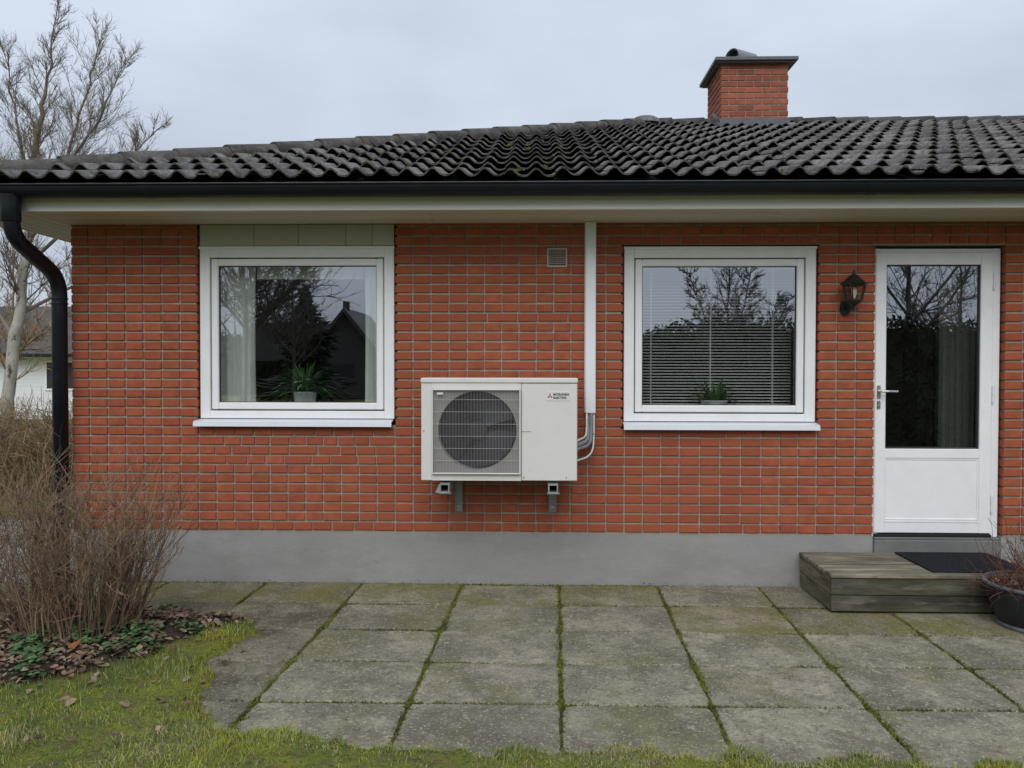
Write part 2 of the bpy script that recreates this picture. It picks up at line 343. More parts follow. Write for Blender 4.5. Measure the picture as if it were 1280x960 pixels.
def inst(name, me, loc, parent, scale=(1, 1, 1), rot=(0, 0, 0)):
    o = bpy.data.objects.new(name, me); COL.objects.link(o); o.location = loc; o.scale = scale; o.rotation_euler = rot
    adopt(o, parent); return o

# ================================================================== HOUSE
WL, WR, ZB, ZT = -3.317, 7.6, 0.372, 2.550       # brick face: left corner, right end, bottom, top
house = thing('brick_house', (2.0, 4.0, 0), 'long red brick bungalow with dark tiled hip roof and white windows', 'house')

OPEN = [(-2.395, -0.985, 1.125, 2.60), (0.632, 1.986, 1.105, 2.392), (2.384, 3.270, 0.30, 2.386)]
def sheet_with_openings(mb, y0, y1, opens, x0, x1, z0, z1):
    xs = sorted({x0, x1, *[o[0] for o in opens], *[o[1] for o in opens]})
    for a, b in zip(xs[:-1], xs[1:]):
        mid = (a+b)/2; zz = [(z0, z1)]
        for o in opens:
            if o[0] < mid < o[1]:
                nz_ = []
                for q in zz:
                    if o[2] > q[0]: nz_.append((q[0], min(q[1], o[2])))
                    if o[3] < q[1]: nz_.append((max(q[0], o[3]), q[1]))
                zz = nz_
        for q in zz: mb.box(a, b, y0, y1, q[0], q[1])
w = MB(); sheet_with_openings(w, 0.012, 0.16, [(o[0]-0.016, o[1]+0.016, o[2], o[3]+0.012) for o in OPEN], WL+0.008, WR, ZB-0.012, ZT+0.02)
w.box(WL+0.008, WL+0.16, 0.161, 8.4, 0.3, ZT+0.02); w.box(WR-0.1, WR+0.05, 0.161, 8.4, 0.3, ZT+0.02); w.box(WL+0.1, WR, 8.4, 8.55, 0.3, ZT+0.02)
wall = w.build('wall', 'mortar', house)

# bricks: stacked half bricks at the corners and piers, wilder lengths in between
def brick_mesh(nm, jit=0.0):
    e = 0.04; r = random.Random(hash(nm) & 255)
    b = MB(); b.box(-0.5, 0.5, 0.0, 1.0, -0.5, 0.5)
    # bevelled front: unit brick, front face at y=0
    bx, bz, by = 0.03, 0.05, 0.04
    j = lambda: r.uniform(-jit, jit)
    v = [(-.5, 1, -.5), (.5, 1, -.5), (.5, 1, .5), (-.5, 1, .5), (-.5, by, -.5+j()), (.5, by, -.5+j()), (.5, by, .5+j()), (-.5, by, .5+j()),
         (-.5+bx, j()*.3, -.5+bz), (.5-bx, j()*.3, -.5+bz), (.5-bx, j()*.3, .5-bz), (-.5+bx, j()*.3, .5-bz)]
    f = [(8, 9, 10, 11), (4, 5, 9, 8), (5, 6, 10, 9), (6, 7, 11, 10), (7, 4, 8, 11), (0, 1, 5, 4), (1, 2, 6, 5), (2, 3, 7, 6), (3, 0, 4, 7)]
    return v, f
brick_v = [brick_mesh('b%d' % i, 0.035) for i in range(6)]
brick_me = []
for i, (v, f) in enumerate(brick_v):
    mb = MB(); mb.add(v, f); me = mb.mesh('brick'); me.materials.append(MT['brick']); brick_me.append(me)

ROWS = 33; PIT = 0.0676; JH, JV = 0.0145, 0.0095; U = 0.1285
def zone_wild(x, z):
    if -2.2 < x < -0.98 and z < 1.13: return 0.30
    if -0.40 < x < 0.36: return 0.06
    if 1.05 < x < 1.66 and z < 1.11: return 0.25
    return 0.0
bricks = []
rb = random.Random(11)
for r in range(ROWS):
    z0 = ZB + r*PIT; zc = z0 + PIT/2
    segs = [(WL, WR-3.0)]
    for o in OPEN:
        if o[2] < zc < o[3]+0.005:
            ns = []
            for a, b in segs:
                if o[0] > a: ns.append((a, min(b, o[0])))
                if o[1] < b: ns.append((max(a, o[1]), b))
            segs = ns
    for a, b in segs:
        # break the run at fixed pier joints so that piers stay stacked
        cuts = [a] + [c for c in (-2.395, -0.985, -0.985+U*4, 0.385, 0.385+U*2, 0.385+U*5, 1.60, 1.986-U*0, 2.384, 3.270) if a+0.09 < c < b-0.09] + [b]
        for p, q in zip(cuts[:-1], cuts[1:]):
            n = max(1, round((q-p)/U)); wl = zone_wild((p+q)/2, zc)
            if rb.random() < wl and n >= 3:
                ws = []
                while sum(ws) < (q-p)/U - 0.8: ws.append(rb.choice((0.85, 1, 1, 1, 1.15, 1.5)))
                tot = sum(ws); ws = [t*(q-p)/tot for t in ws]
            else:
                ws = [(q-p)/n]*n
                if rb.random() < 0.02 and n > 3:
                    i = rb.randrange(n-1); ws[i:i+2] = [ws[i]*2]
            x = p
            for t in ws:
                bricks.append((x + t/2 + rb.uniform(-.0015, .0015), zc + rb.uniform(-.0012, .0012), t - JV, PIT - JH, rb.uniform(-0.0018, 0.0022)))
                x += t
def screen_size(b):
    hid = (-0.80 < b[0] < 0.36 and 0.74 < b[1] < 1.50) or (0.35 < b[0] < 0.44 and b[1] > 1.2) or (b[0] < -2.2 and b[1] < 0.95)
    rr = math.sqrt(b[0]**2 + 5.65**2)
    return b[2]*b[3]/rr**2*(0.2 if hid else 1)*(0.6 if b[1] > 2.46 else 1)
bricks.sort(key=screen_size, reverse=True)
rest = MB()
for i, (x, z, bw, bh, dy) in enumerate(bricks):
    k = i % 6
    if i < 300:
        o = inst('brick', brick_me[k], (x, dy, z), wall, (bw, 0.10, bh))
    else:
        rest.cur = rb.random(); v, f = brick_v[k]
        rest.add([(x+q[0]*bw, dy+q[1]*0.10, z+q[2]*bh) for q in v], f)
o = rest.build('brickwork', 'brick', wall, kind='stuff', fix=False)

# plinth and threshold
p = MB(); sheet_with_openings(p, 0.012, 0.3, [(2.384, 3.270, 0.235, 0.5)], WL+0.012, WR, -0.25, ZB-0.012)
p.box(WL+0.012, WL+0.2, 0.301, 8.4, -0.25, ZB-0.012)
p.build('plinth', 'plinth', house)
th = MB(); th.box(2.388, 3.266, -0.004, 0.30, 0.22, 0.335, 0.006); th.box(2.392, 3.262, 0.012, 0.3, 0.3355, 0.352, 0.004)
th.build('threshold', 'threshold', house)

# ---- windows
def ring(mb, x0, x1, z0, z1, wd, y0, y1, bev=0.004, wb=None):
    wb = wb or wd
    mb.box(x0, x0+wd, y0, y1, z0, z1, bev); mb.box(x1-wd, x1, y0, y1, z0, z1, bev)
    mb.box(x0+wd-0.001, x1-wd+0.001, y0+0.0015, y1, z1-wd, z1-0.0005, bev); mb.box(x0+wd-0.001, x1-wd+0.001, y0+0.0015, y1, z0+0.0005, z0+wb, bev)
def window(x0, x1, z0, z1, sill_x0, sill_x1, sill_z, lab):
    f = MB(); ring(f, x0, x1, z0, z1, 0.072, 0.022, 0.14, 0.004, 0.055)
    f.box(x0-0.004, x1+0.004, 0.010, 0.05, z1-0.012, z1+0.006, 0.003)
    win = f.build('window', 'white', house)
    s = MB(); ring(s, x0+0.080, x1-0.080, z0+0.064, z1-0.080, 0.050, 0.030, 0.10, 0.006)
    s.build('sash', 'white', win)
    g = MB(); ring(g, x0+0.071, x1-0.071, z0+0.054, z1-0.071, 0.02, 0.062, 0.12, 0.0)
    gx0, gx1, gz0, gz1 = x0+0.130, x1-0.130, z0+0.114, z1-0.130
    ring(g, gx0-0.004, gx1+0.004, gz0-0.004, gz1+0.004, 0.009, 0.048, 0.07, 0.0)
    g.build('seal', 'seal', win)
    pn = MB(); pn.add([(gx0, 0.058, gz0), (gx1, 0.058, gz0), (gx1, 0.058, gz1), (gx0, 0.058, gz1)], [(0, 1, 2, 3)])
    pn.build('pane', 'glass', win, fix=False)
    sl = MB(); sl.prism([(0.04, z0-0.004), (-0.052, sill_z+0.034), (-0.056, sill_z), (-0.050, sill_z), (-0.046, sill_z+0.028), (0.04, z0-0.014)], 'x', sill_x0, sill_x1)
    sl.build('sill', 'sill', win)
    return win, (gx0, gx1, gz0, gz1)
winL, GL = window(-2.390, -0.992, 1.172, 2.395, -2.412, -1.000, 1.120, 'left')
winR, GR = window(0.638, 1.980, 1.160, 2.386, 0.632, 1.990, 1.106, 'right')
# cladding over the left window
cb = MB(); cb.box(-2.392, -0.988, 0.034, 0.12, 2.398, 2.56); clad = cb.build('cladding', 'deck', house)
xs = [-2.386, -1.994, -1.676, -1.335, -1.147, -0.990]
for a, b in zip(xs[:-1], xs[1:]):
    q = MB(); q.box(a+0.001, b-0.001, 0.012+random.uniform(0, .002), 0.033, 2.404, 2.556, 0.003); q.build('board', 'cladding', clad)

# ---- door
df = MB(); DX0, DX1, DZ0, DZ1 = 2.388, 3.264, 0.352, 2.378
df.box(DX0, DX0+0.042, 0.045, 0.15, DZ0, DZ1, 0.003); df.box(DX1-0.052, DX1, 0.045, 0.15, DZ0, DZ1, 0.003); df.box(DX0+0.041, DX1-0.051, 0.0465, 0.15, DZ1-0.045, DZ1-0.001, 0.003)
df.build('door_frame', 'white', house)
LX0, LX1, LZ0, LZ1 = 2.399, 3.211, 0.378, 2.350
d = MB(); d.box(LX0, 2.476, 0.036, 0.085, LZ0, LZ1, 0.004); d.box(3.128, LX1, 0.036, 0.085, LZ0, LZ1, 0.004)
d.box(2.475, 3.129, 0.0375, 0.085, 2.264, LZ1-.0005, 0.004); d.box(2.475, 3.129, 0.0375, 0.085, 0.905, 0.972, 0.004); d.box(2.475, 3.129, 0.0375, 0.085, LZ0+.0005, 0.468, 0.004)
d.box(2.4755, 3.1285, 0.0345, 0.05, 0.452, 0.468, 0.003)
door = d.build('door', 'white', house)
q = MB(); q.box(2.4755, 3.1285, 0.046, 0.08, 0.468, 0.905); q.build('door_panel', 'white', door)
q = MB(); ring(q, 2.476, 3.128, 0.468, 0.905, 0.012, 0.040, 0.05, 0.003); q.build('panel_bead', 'white', door)
q = MB(); ring(q, 2.474, 3.130, 0.971, 2.266, 0.010, 0.050, 0.075, 0.0); ring(q, LX0-0.006, LX1+0.006, LZ0, LZ1+0.006, 0.008, 0.06, 0.1, 0); q.build('seal', 'seal', door)
q = MB(); q.add([(2.478, 0.062, 0.974), (3.127, 0.062, 0.974), (3.127, 0.062, 2.263), (2.478, 0.062, 2.263)], [(0, 1, 2, 3)]); q.build('pane', 'glass', door, fix=False)
h = MB(); h.box(2.412, 2.438, 0.026, 0.037, 1.325, 1.418, 0.004); h.box(2.412, 2.438, 0.026, 0.037, 1.252, 1.310, 0.006)
h.tube([(2.425, 0.03, 1.378), (2.425, -0.02, 1.378)], 0.009, 10); h.tube([(2.420, -0.018, 1.378), (2.47, -0.021, 1.378), (2.536, -0.016, 1.377)], [0.0095, 0.009, 0.008], 10)
h.tube([(2.425, 0.03, 1.272), (2.425, 0.020, 1.272)], 0.008, 12)
h.build('handle', 'chrome', door, smooth=False)
for zz in (2.150, 1.357, 0.586):
    q = MB(); q.tube([(3.2135, 0.030, zz-0.055), (3.2135, 0.030, zz-0.002)], 0.008, 10); q.tube([(3.2135, 0.030, zz+0.002), (3.2135, 0.030, zz+0.055)], 0.008, 10)
    q.tube([(3.2135, 0.030, zz-0.062), (3.2135, 0.030, zz-0.055)], 0.0055, 8); q.tube([(3.2135, 0.030, zz+0.055), (3.2135, 0.030, zz+0.062)], 0.0055, 8)
    q.build('hinge', 'sill', door)
q = MB(); q.box(2.40, 3.21, 0.02, 0.06, 0.353, 0.372, 0.003); q.build('door_sill_shadow', 'dark', door)  # thin sill coloured near black to paint the shadow line under the door

# ---- vent grille
v = MB(); ring(v, 0.094, 0.235, 2.245, 2.380, 0.010, -0.012, 0.02, 0.002)
vent = v.build('vent', 'cladding', house)
v = MB(); v.box(0.10, 0.23, 0.004, 0.02, 2.25, 2.375); v.build('vent_back', 'dark', vent)
for i in range(9):
    q = MB(); zc = 2.258 + i*0.0136; q.prism([(-0.010, zc-0.004), (0.004, zc+0.003), (0.004, zc+0.005), (-0.010, zc-0.002)], 'x', 0.1035, 0.2255); q.build('slat', 'cladding', vent)
v = MB()
for i in range(11): v.box(0.108+i*0.0112, 0.1092+i*0.0112, -0.0075, 0.003, 2.2555, 2.3695)
v.build('vent_mesh', 'cladding', vent, kind='stuff')

# ---- eaves
EX = -3.78   # left eave edge
sf = MB(); sf.box(EX+0.02, WR+0.3, -0.478, 0.16, 2.572, 2.59); sf.box(EX+0.02, WL+0.16, 0.161, 9.0, 2.572, 2.59)
soff = sf.build('soffit', 'deck', house)
nb = 5; bwid = 0.487/nb
for i in range(nb):
    y0 = -0.478 + i*bwid; cuts = [WL-0.008, -1.6+0.9*(i % 2), 1.6+0.8*((i+1) % 2), 4.6, WR+0.3]
    for a, b in zip(cuts[:-1], cuts[1:]):
        q = MB(); q.box(a+0.001, b-0.001, y0+0.0025, y0+bwid-0.0025, 2.556+random.uniform(0, .0015), 2.5715, 0.003); q.build('soffit_board', 'soffit', soff)
for i in range(5):
    x0 = EX+0.02 + i*(WL-0.01-EX-0.02)/5; wd = (WL-0.01-EX-0.02)/5
    q = MB(); q.box(x0+0.0025, x0+wd-0.0025, -0.478, 8.6, 2.556+random.uniform(0, .0015), 2.5715, 0.003); q.build('soffit_board', 'soffit', soff)
fa = MB(); fa.box(EX, WR+0.3, -0.500, -0.479, 2.552, 2.715, 0.003); fa.box(EX, EX+0.02, -0.4785, 9.0, 2.552, 2.715, 0.003)
fa.build('fascia', 'fascia', house)
# gutter: half round trough with rolled front lip
prof = []
gy, gz, gr = -0.580, 2.690, 0.070
arc = [(gy - gr*math.cos(math.pi*k/12), gz - gr*math.sin(math.pi*k/12)) for k in range(13)]
inn = [(gy - (gr-0.004)*math.cos(math.pi*k/12), gz - (gr-0.004)*math.sin(math.pi*k/12)) for k in range(13)][::-1]
g = MB(); g.prism(arc+inn, 'x', -3.95, WR+0.3)
g.tube([(-3.95, gy-gr-0.003, gz+0.002), (WR+0.3, gy-gr-0.003, gz+0.002)], 0.0075, 10)
gut = g.build('gutter', 'black_metal', house, smooth=False)
for x in (-2.46, 2.1, 5.2):
    q = MB(); q.prism([(a[0]*1.0 + (a[0]-gy)*0.04, a[1] + (a[1]-gz)*0.04) for a in arc] + [(a[0] + (a[0]-gy)*0.02, a[1] + (a[1]-gz)*0.02) for a in arc[::-1]], 'x', x-0.03, x+0.03); q.build('gutter_joint', 'black_metal', gut)
def smooth_path(P, r=0.1, k=5):
    P = [Vector(p) for p in P]; out = [P[0]]
    for a, b, c in zip(P[:-2], P[1:-1], P[2:]):
        d1 = (a-b); d2 = (c-b); l = min(r, d1.length*.49, d2.length*.49)
        s, e = b + d1.normalized()*l, b + d2.normalized()*l
        for i in range(k+1):
            t = i/k; out.append((1-t)**2*s + 2*t*(1-t)*b + t*t*e)
    out.append(P[-1]); return out
dp = MB(); DPX = -3.352
dp.tube(smooth_path([(DPX-0.01, -0.58, 2.63), (DPX-0.01, -0.58, 2.385), (DPX, -0.075, 2.165), (DPX, -0.075, -0.02)], 0.13, 7), 0.051, 20)
dpo = dp.build('downpipe', 'black_metal', house, smooth=True)
q = MB(); q.lathe((DPX-0.01, -0.58, 2.47), [(0.056, 0), (0.060, 0.004), (0.060, 0.10), (0.068, 0.17)], 20); q.build('pipe_outlet', 'black_metal', dpo, smooth=True)
for zz in (2.02, 1.985):
    q = MB(); q.lathe((DPX, -0.075, zz), [(0.0505, -0.006), (0.056, -0.004), (0.056, 0.006), (0.0505, 0.008)], 20); q.build('pipe_collar', 'black_metal', dpo, smooth=True)

# ---- roof
YE, ZE, TAN, YR, AX = -0.60, 2.726, 0.3725, 4.0, 1.35
ZR = ZE + TAN*(YR-YE); SL = math.atan(TAN); CX = EX-0.02
def plane_z(y): return ZE + TAN*(y-YE)
dk = MB()
a = 0.035
def dn(p): return (p[0], p[1], p[2]-a)
c0, c1, apx, rr, bk0, bk1 = (CX, YE, ZE), (WR+0.4, YE, ZE), (AX, YR, ZR), (WR+0.4, YR, ZR), (CX, 2*YR-YE, ZE), (WR+0.4, 2*YR-YE, ZE)
dk.add([dn(q) for q in (c0, c1, rr, apx, bk0, bk1)], [(0, 1, 2, 3), (0, 3, 4), (4, 3, 2, 5)])
roof = dk.build('roof', 'deck', house)
TW, TEXP, TLEN, SEG = 0.326, 0.354, 0.415, 18
def tile_profile(u):   # two waves over the tile
    c = 0.5 + 0.5*math.cos(2*math.pi*(u*2 - 0.25)); return 0.046*(c**1.6) - 0.020
def tile_arrays(jz=0.0):
    v = []
    for (yy, lift) in ((0.0, 0.046), (TLEN, -0.004)):
        for k in range(SEG+1): v.append((k/SEG*TW, yy, tile_profile(k/SEG) + lift))
    for k in range(SEG+1): v.append((k/SEG*TW, 0.002, tile_profile(k/SEG) + 0.046 - 0.012))
    n = SEG+1
    f = [(k, k+1, n+k+1, n+k) for k in range(SEG)] + [(2*n+k, 2*n+k+1, k+1, k) for k in range(SEG)]
    return v, f
tv, tf = tile_arrays()
mb = MB(); mb.add(tv, tf); tile_me = mb.mesh('roof_tile', fix=False); tile_me.materials.append(MT['rooftile'])
tile_me.polygons.foreach_set('use_smooth', [i < SEG for i in range(len(tile_me.polygons))])
ca, sa = math.cos(SL), math.sin(SL)
NR = 14
tiles = []
hipdx = (AX-CX)/(YR-YE)
for r in range(NR):
    y = YE + r*TEXP*ca; z = ZE + r*TEXP*sa
    hx = CX + hipdx*(y-YE)
    x = CX - 0.3 + 0.001*r
    while x < 6.9:
        ym = YE + (r*TEXP + TLEN)*ca; hx2 = CX + hipdx*(ym-YE)
        if x + TW > hx + 0.02:
            cut = x < hx2 + 0.01
            # past the frame's right edge higher up the roof nothing is seen
            vis = (x - 0.0) < (0.64*(5.65+y) + 0.35)
            if vis: tiles.append((x, y, z, r, cut))
        x += TW
tiles.sort(key=lambda t: (t[3], abs(t[0])))
nind = 0; restT = MB(); rt = random.Random(5)
hn = Vector((1, -hipdx, 0)).normalized()
for (x, y, z, r, cut) in tiles:
    rx = SL + rt.uniform(-0.012, 0.012); rz = rt.uniform(-0.014, 0.014); dz = rt.uniform(-0.005, 0.006)
    M = Matrix.Translation((x+rt.uniform(-.003, .003), y, z+dz)) @ Matrix.Rotation(rz, 4, 'Z') @ Matrix.Rotation(rx, 4, 'X')
    if cut:
        bm = bmesh.new(); vs = [bm.verts.new(M @ Vector(p)) for p in tv]
        for f in tf: bm.faces.new([vs[i] for i in f])
        bmesh.ops.bisect_plane(bm, geom=bm.verts[:]+bm.edges[:]+bm.faces[:], plane_co=Vector((CX, YE, 0)) + hn*0.015, plane_no=hn, clear_inner=True)
        if len(bm.faces) < 2: bm.free(); continue
        me = bpy.data.meshes.new('roof_tile'); bm.to_mesh(me); bm.free(); me.materials.append(MT['rooftile'])
        if nind < 300:
            o = bpy.data.objects.new('roof_tile', me); COL.objects.link(o); adopt(o, roof); nind += 1
        else:
            restT.cur = rt.random(); restT.add([tuple(v.co) for v in me.vertices], [tuple(p.vertices) for p in me.polygons])
    elif nind < 300:
        o = bpy.data.objects.new('roof_tile', tile_me); COL.objects.link(o); o.parent = roof; o.matrix_local = M; nind += 1
    else:
        restT.cur = rt.random(); restT.add([M @ Vector(p) for p in tv], tf)
if restT.v:
    o = restT.build('tilework', 'rooftile', roof, kind='stuff', fix=False)
# hip and ridge caps
def cap_mesh(L, r0, r1):
    v = []; n = 10
    for (yy, rr_, dz) in ((0, r0, 0.008), (0, r0-0.014, 0.008), (L, r1, 0.0)):
        for k in range(n+1):
            an = math.pi*(-0.16+1.32*k/n); v.append((rr_*1.15*math.cos(an), yy, rr_*0.80*math.sin(an) + dz))
    m = n+1
    f = [(k, k+1, 2*m+k+1, 2*m+k) for k in range(n)] + [(k+1, k, m+k, m+k+1) for k in range(n)]
    mb = MB(); mb.add(v, f); me = mb.mesh('ridge_tile', fix=False); me.materials.append(MT['captile'])
    me.polygons.foreach_set('use_smooth', [i < n for i in range(len(me.polygons))]); return me
cap_me = cap_mesh(0.44, 0.102, 0.092)
def caps(p0, p1, step, name):
    p0, p1 = Vector(p0), Vector(p1); d = (p1-p0); L = d.length; d.normalize(); n = int(L/step)
    xax = d.cross(Vector((0, 0, 1))).normalized(); zax = xax.cross(d)
    for i in range(n):
        p = p0 + d*(i*L/n) + Vector((0, 0, rt.uniform(-.003, .003)))
        rot = Matrix((xax, d, zax)).transposed().to_4x4() @ Matrix.Rotation(rt.uniform(-.008, .008), 4, 'X') @ Matrix.Rotation(rt.uniform(-.015, .015), 4, 'Z')
        o = bpy.data.objects.new(name, cap_me); COL.objects.link(o); o.parent = roof; o.matrix_local = Matrix.Translation(p) @ rot
caps((CX-0.08, YE-0.05, ZE+0.000), (AX, YR, ZR+0.015), 0.385, 'hip_tile')
caps((7.0, YR, ZR+0.0), (AX-0.1, YR, ZR+0.0), 0.37, 'ridge_tile')
q = MB(); q.tube([(CX-.05, YE, ZE-.02), (AX, YR, ZR-.02)], 0.075, 8); q.tube([(AX, YR, ZR-.02), (7.0, YR, ZR-.02)], 0.075, 8); q.build('ridge_bedding', 'deck', roof)
q = MB(); q.lathe((AX-0.02, YR, ZR+0.005), [(0.20, 0), (0.185, 0.05), (0.13, 0.085), (0.05, 0.102), (0.0, 0.104)], 14); q.build('apex_cap', 'rooftile', roof, smooth=True)

# ---- chimney
cx0, cx1, cy0, cy1, cz0, cz1 = 2.142, 2.916, 3.65, 4.37, 4.30, 5.045
c = MB(); c.box(cx0+0.01, cx1-0.01, cy0+0.01, cy1-0.01, cz0, cz1); chim = c.build('chimney', 'mortar', house)
cbk = MB(); rows = 11; ch = (cz1-cz0)/rows; rc = random.Random(3)
def put(x0, x1, y0, y1, z0, z1):
    cbk.cur = rc.random(); cbk.box(x0, x1, y0, y1, z0, z1, 0.003)
for r in range(rows):
    z0, z1 = cz0 + r*ch + 0.004, cz0 + (r+1)*ch - 0.007
    off = 0.0 if r % 2 else 0.095
    xx = cx0
    for wv in ([0.19]*5 if not off else [0.095, 0.19, 0.19, 0.19, 0.19]):
        x1 = min(xx+wv, cx1)
        if x1 - xx > 0.03: put(xx+0.004, x1-0.004, cy0+rc.uniform(0, .003), cy0+0.09, z0, z1); put(xx+0.004, x1-0.004, cy1-0.09, cy1, z0, z1)
        xx += wv
    yy = cy0 + 0.092
    while yy < cy1-0.1:
        y1 = min(yy+0.18, cy1-0.092)
        put(cx0+rc.uniform(0, .003), cx0+0.088, yy+0.003, y1-0.003, z0, z1); put(cx1-0.088, cx1, yy+0.003, y1-0.003, z0, z1); yy += 0.18
cbk.build('brickwork', 'chimney_brick', chim, kind='stuff')
q = MB(); q.box(2.062, 2.998, 3.56, 4.46, 5.046, 5.086, 0.004); q.box(2.09, 2.97, 3.59, 4.43, 5.030, 5.0455); q.build('chimney_cap', 'lead', chim)
q = MB()
for zoff, rr_ in ((0, 0.11),):
    M = Matrix.Translation((2.45, 3.95, 5.165)) @ Matrix.Rotation(R(32), 4, 'Z')
    n = 14; v = []; f = []
    for xx in (-0.16, 0.16):
        for rad in (0.115, 0.105):
            for k in range(n+1): an = math.pi*k/n; v.append(M @ Vector((xx, rad*math.cos(an), rad*0.95*math.sin(an) + 0.02)))
    m = n+1
    for k in range(n):
        f += [(k, k+1, 2*m+k+1, 2*m+k), (m+k+1, m+k, 3*m+k, 3*m+k+1), (k+1, k, m+k, m+k+1), (2*m+k, 2*m+k+1, 3*m+k+1, 3*m+k)]
    q.add(v, f); q.add([M @ Vector(p) for p in ((-.15, -.115, 0), (.15, -.115, 0), (.15, .115, 0), (-.15, .115, 0), (-.15, -.115, .02), (.15, -.115, .02), (.15, .115, .02), (-.15, .115, .02))], [(0, 1, 5, 4), (1, 2, 6, 5), (2, 3, 7, 6), (3, 0, 4, 7)])
q.box(2.36, 2.54, 3.87, 4.03, 5.0865, 5.164); q.build('cowl', 'cowl', chim)
q = MB(); M2 = M @ Matrix.Translation((-0.10, 0, 0)); q.add([M2 @ Vector((0, .104*math.cos(math.pi*k/14), .099*math.sin(math.pi*k/14)+.02)) for k in range(15)], [tuple(range(15))]); q.build('cowl_inner_shade', 'dark', chim)  # near-black disc painted in for the shade inside the barrel opening
q = MB(); zf = plane_z(cy0)
q.prism([(cy0-0.012, zf+0.10), (cy0-0.002, zf+0.10), (cy0-0.002, zf-0.02), (cy0-0.012, zf-0.02)], 'x', cx0-0.012, cx1+0.012)
q.prism([(cy0-0.16, plane_z(cy0-0.16)+0.045), (cy0-0.0125, zf+0.05), (cy0-0.0125, zf+0.035), (cy0-0.16, plane_z(cy0-0.16)+0.03)], 'x', cx0-0.06, cx1+0.06)
q.prism([(cy0-0.02, zf+0.09), (YR, ZR+0.16), (YR, ZR-0.05), (cy0-0.02, zf-0.05)], 'x', cx0-0.013, cx0-0.002)
q.build('flashing', 'lead', chim)

# ---- dark rooms behind the windows
rm = MB()
for (x0, x1) in ((-3.1, -0.25), (-0.15, 2.2), (2.3, 4.4)):
    for (a, b, c_, d_, e, f_) in ((x0, x1, 4.0, 4.05, 0.35, 2.5), (x0-0.05, x0, 0.165, 4.05, 0.35, 2.5), (x1, x1+0.045, 0.165, 4.05, 0.35, 2.5), (x0, x1, 0.165, 4.0, 0.30, 0.35), (x0, x1, 0.165, 4.0, 2.5, 2.55)):
        rm.box(a, b, c_, d_, e, f_)
rm.build('room_lining', 'room', house)
q = MB()
for (x0, x1, z) in ((-2.36, -1.02, 1.252), (0.67, 1.95, 1.240)): q.box(x0, x1, 0.12, 0.41, z-0.03, z, 0.004)
q.build('inner_sill', 'white', winL)

# ================================================================== THINGS ON AND AT THE WALL
# heat pump
AX0, AX1, AY0, AY1, AZ0, AZ1 = -0.733, 0.285, -0.450, -0.135, 0.800, 1.436
hp = thing('heat_pump', (-0.22, -0.29, 0.72), 'white outdoor heat pump unit with round fan behind wire grille', 'heat pump')
b = MB()
# front with a round opening: a fan of quads between square and circle
gx0, gx1, gz0, gz1 = -0.662, -0.083, 0.843, 1.398
ccx, ccz, cr = -0.366, 1.128, 0.256
n = 64; ringc = []; ringo = []
for k in range(n):
    an = 2*math.pi*k/n; ux, uz = math.cos(an), math.sin(an)
    ringc.append((ccx+cr*ux, AY0, ccz+cr*uz))
    tx = ((gx1-ccx) if ux > 0 else (gx0-ccx))/ux if abs(ux) > 1e-6 else 1e9
    tz = ((gz1-ccz) if uz > 0 else (gz0-ccz))/uz if abs(uz) > 1e-6 else 1e9
    t = min(tx, tz); ringo.append((ccx+t*ux, AY0, ccz+t*uz))
fp = MB(); fp.add(ringo+ringc+[(p[0], AY0+0.10, p[2]) for p in ringc],
       [(k, (k+1) % n, n+(k+1) % n, n+k) for k in range(n)] + [(n+k, n+(k+1) % n, 2*n+(k+1) % n, 2*n+k) for k in range(n)])
fp.build('fan_shroud', 'acback', hp)
b.box(AX0, gx0, AY0, AY1, AZ0, AZ1-0.001, 0.003); b.box(gx0, gx1, AY0, AY1, AZ0, gz0, 0.0); b.box(gx0, gx1, AY0+0.0, AY1, gz1, AZ1-0.001, 0.0)
b.box(gx1, -0.080, AY0+0.001, AY1, AZ0, AZ1-0.001, 0.0)
b.box(gx0, gx1, AY1-0.01, AY1, gz0, gz1)
b.build('casing', 'acwhite', hp)
b = MB(); b.box(-0.0785, AX1, AY0, AY1, AZ0, AZ1-0.001, 0.005); b.build('side_panel', 'acwhite', hp)
b = MB(); b.box(AX0-0.004, AX1+0.004, AY0-0.006, AY1+0.004, AZ1+0.0005, AZ1+0.034, 0.006); b.build('lid', 'acwhite', hp)
b = MB(); b.box(-0.080, -0.0787, AY0-0.0004, AY0+0.01, AZ0+0.004, AZ1-0.004); b.box(AX0+0.01, AX1-0.01, AY0-0.0004, AY0+0.006, AZ1-0.0008, AZ1+0.0004); b.box(-0.078, -0.014, AY0-0.0012, AY0+0.01, 1.119, 1.123)
b.build('panel_seam', 'dark_galv', hp)
b = MB()
for x in (-0.716, -0.062, 0.215):
    z = 1.124 if x < -0.7 else 0.822
    b.tube([(x, AY0-0.003, z), (x, AY0+0.002, z)], 0.005, 8)
b.build('screw', 'dark_galv', hp)
b = MB(); b.box(gx0, gx1, AY0+0.12, AY0+0.14, gz0, gz1); b.build('coil_back', 'dark', hp)
fan = MB()
fan.tube([(ccx, AY0+0.03, ccz), (ccx, AY0+0.10, ccz)], [0.060, 0.072], 24)
fanp = fan.build('fan', 'fan', hp)
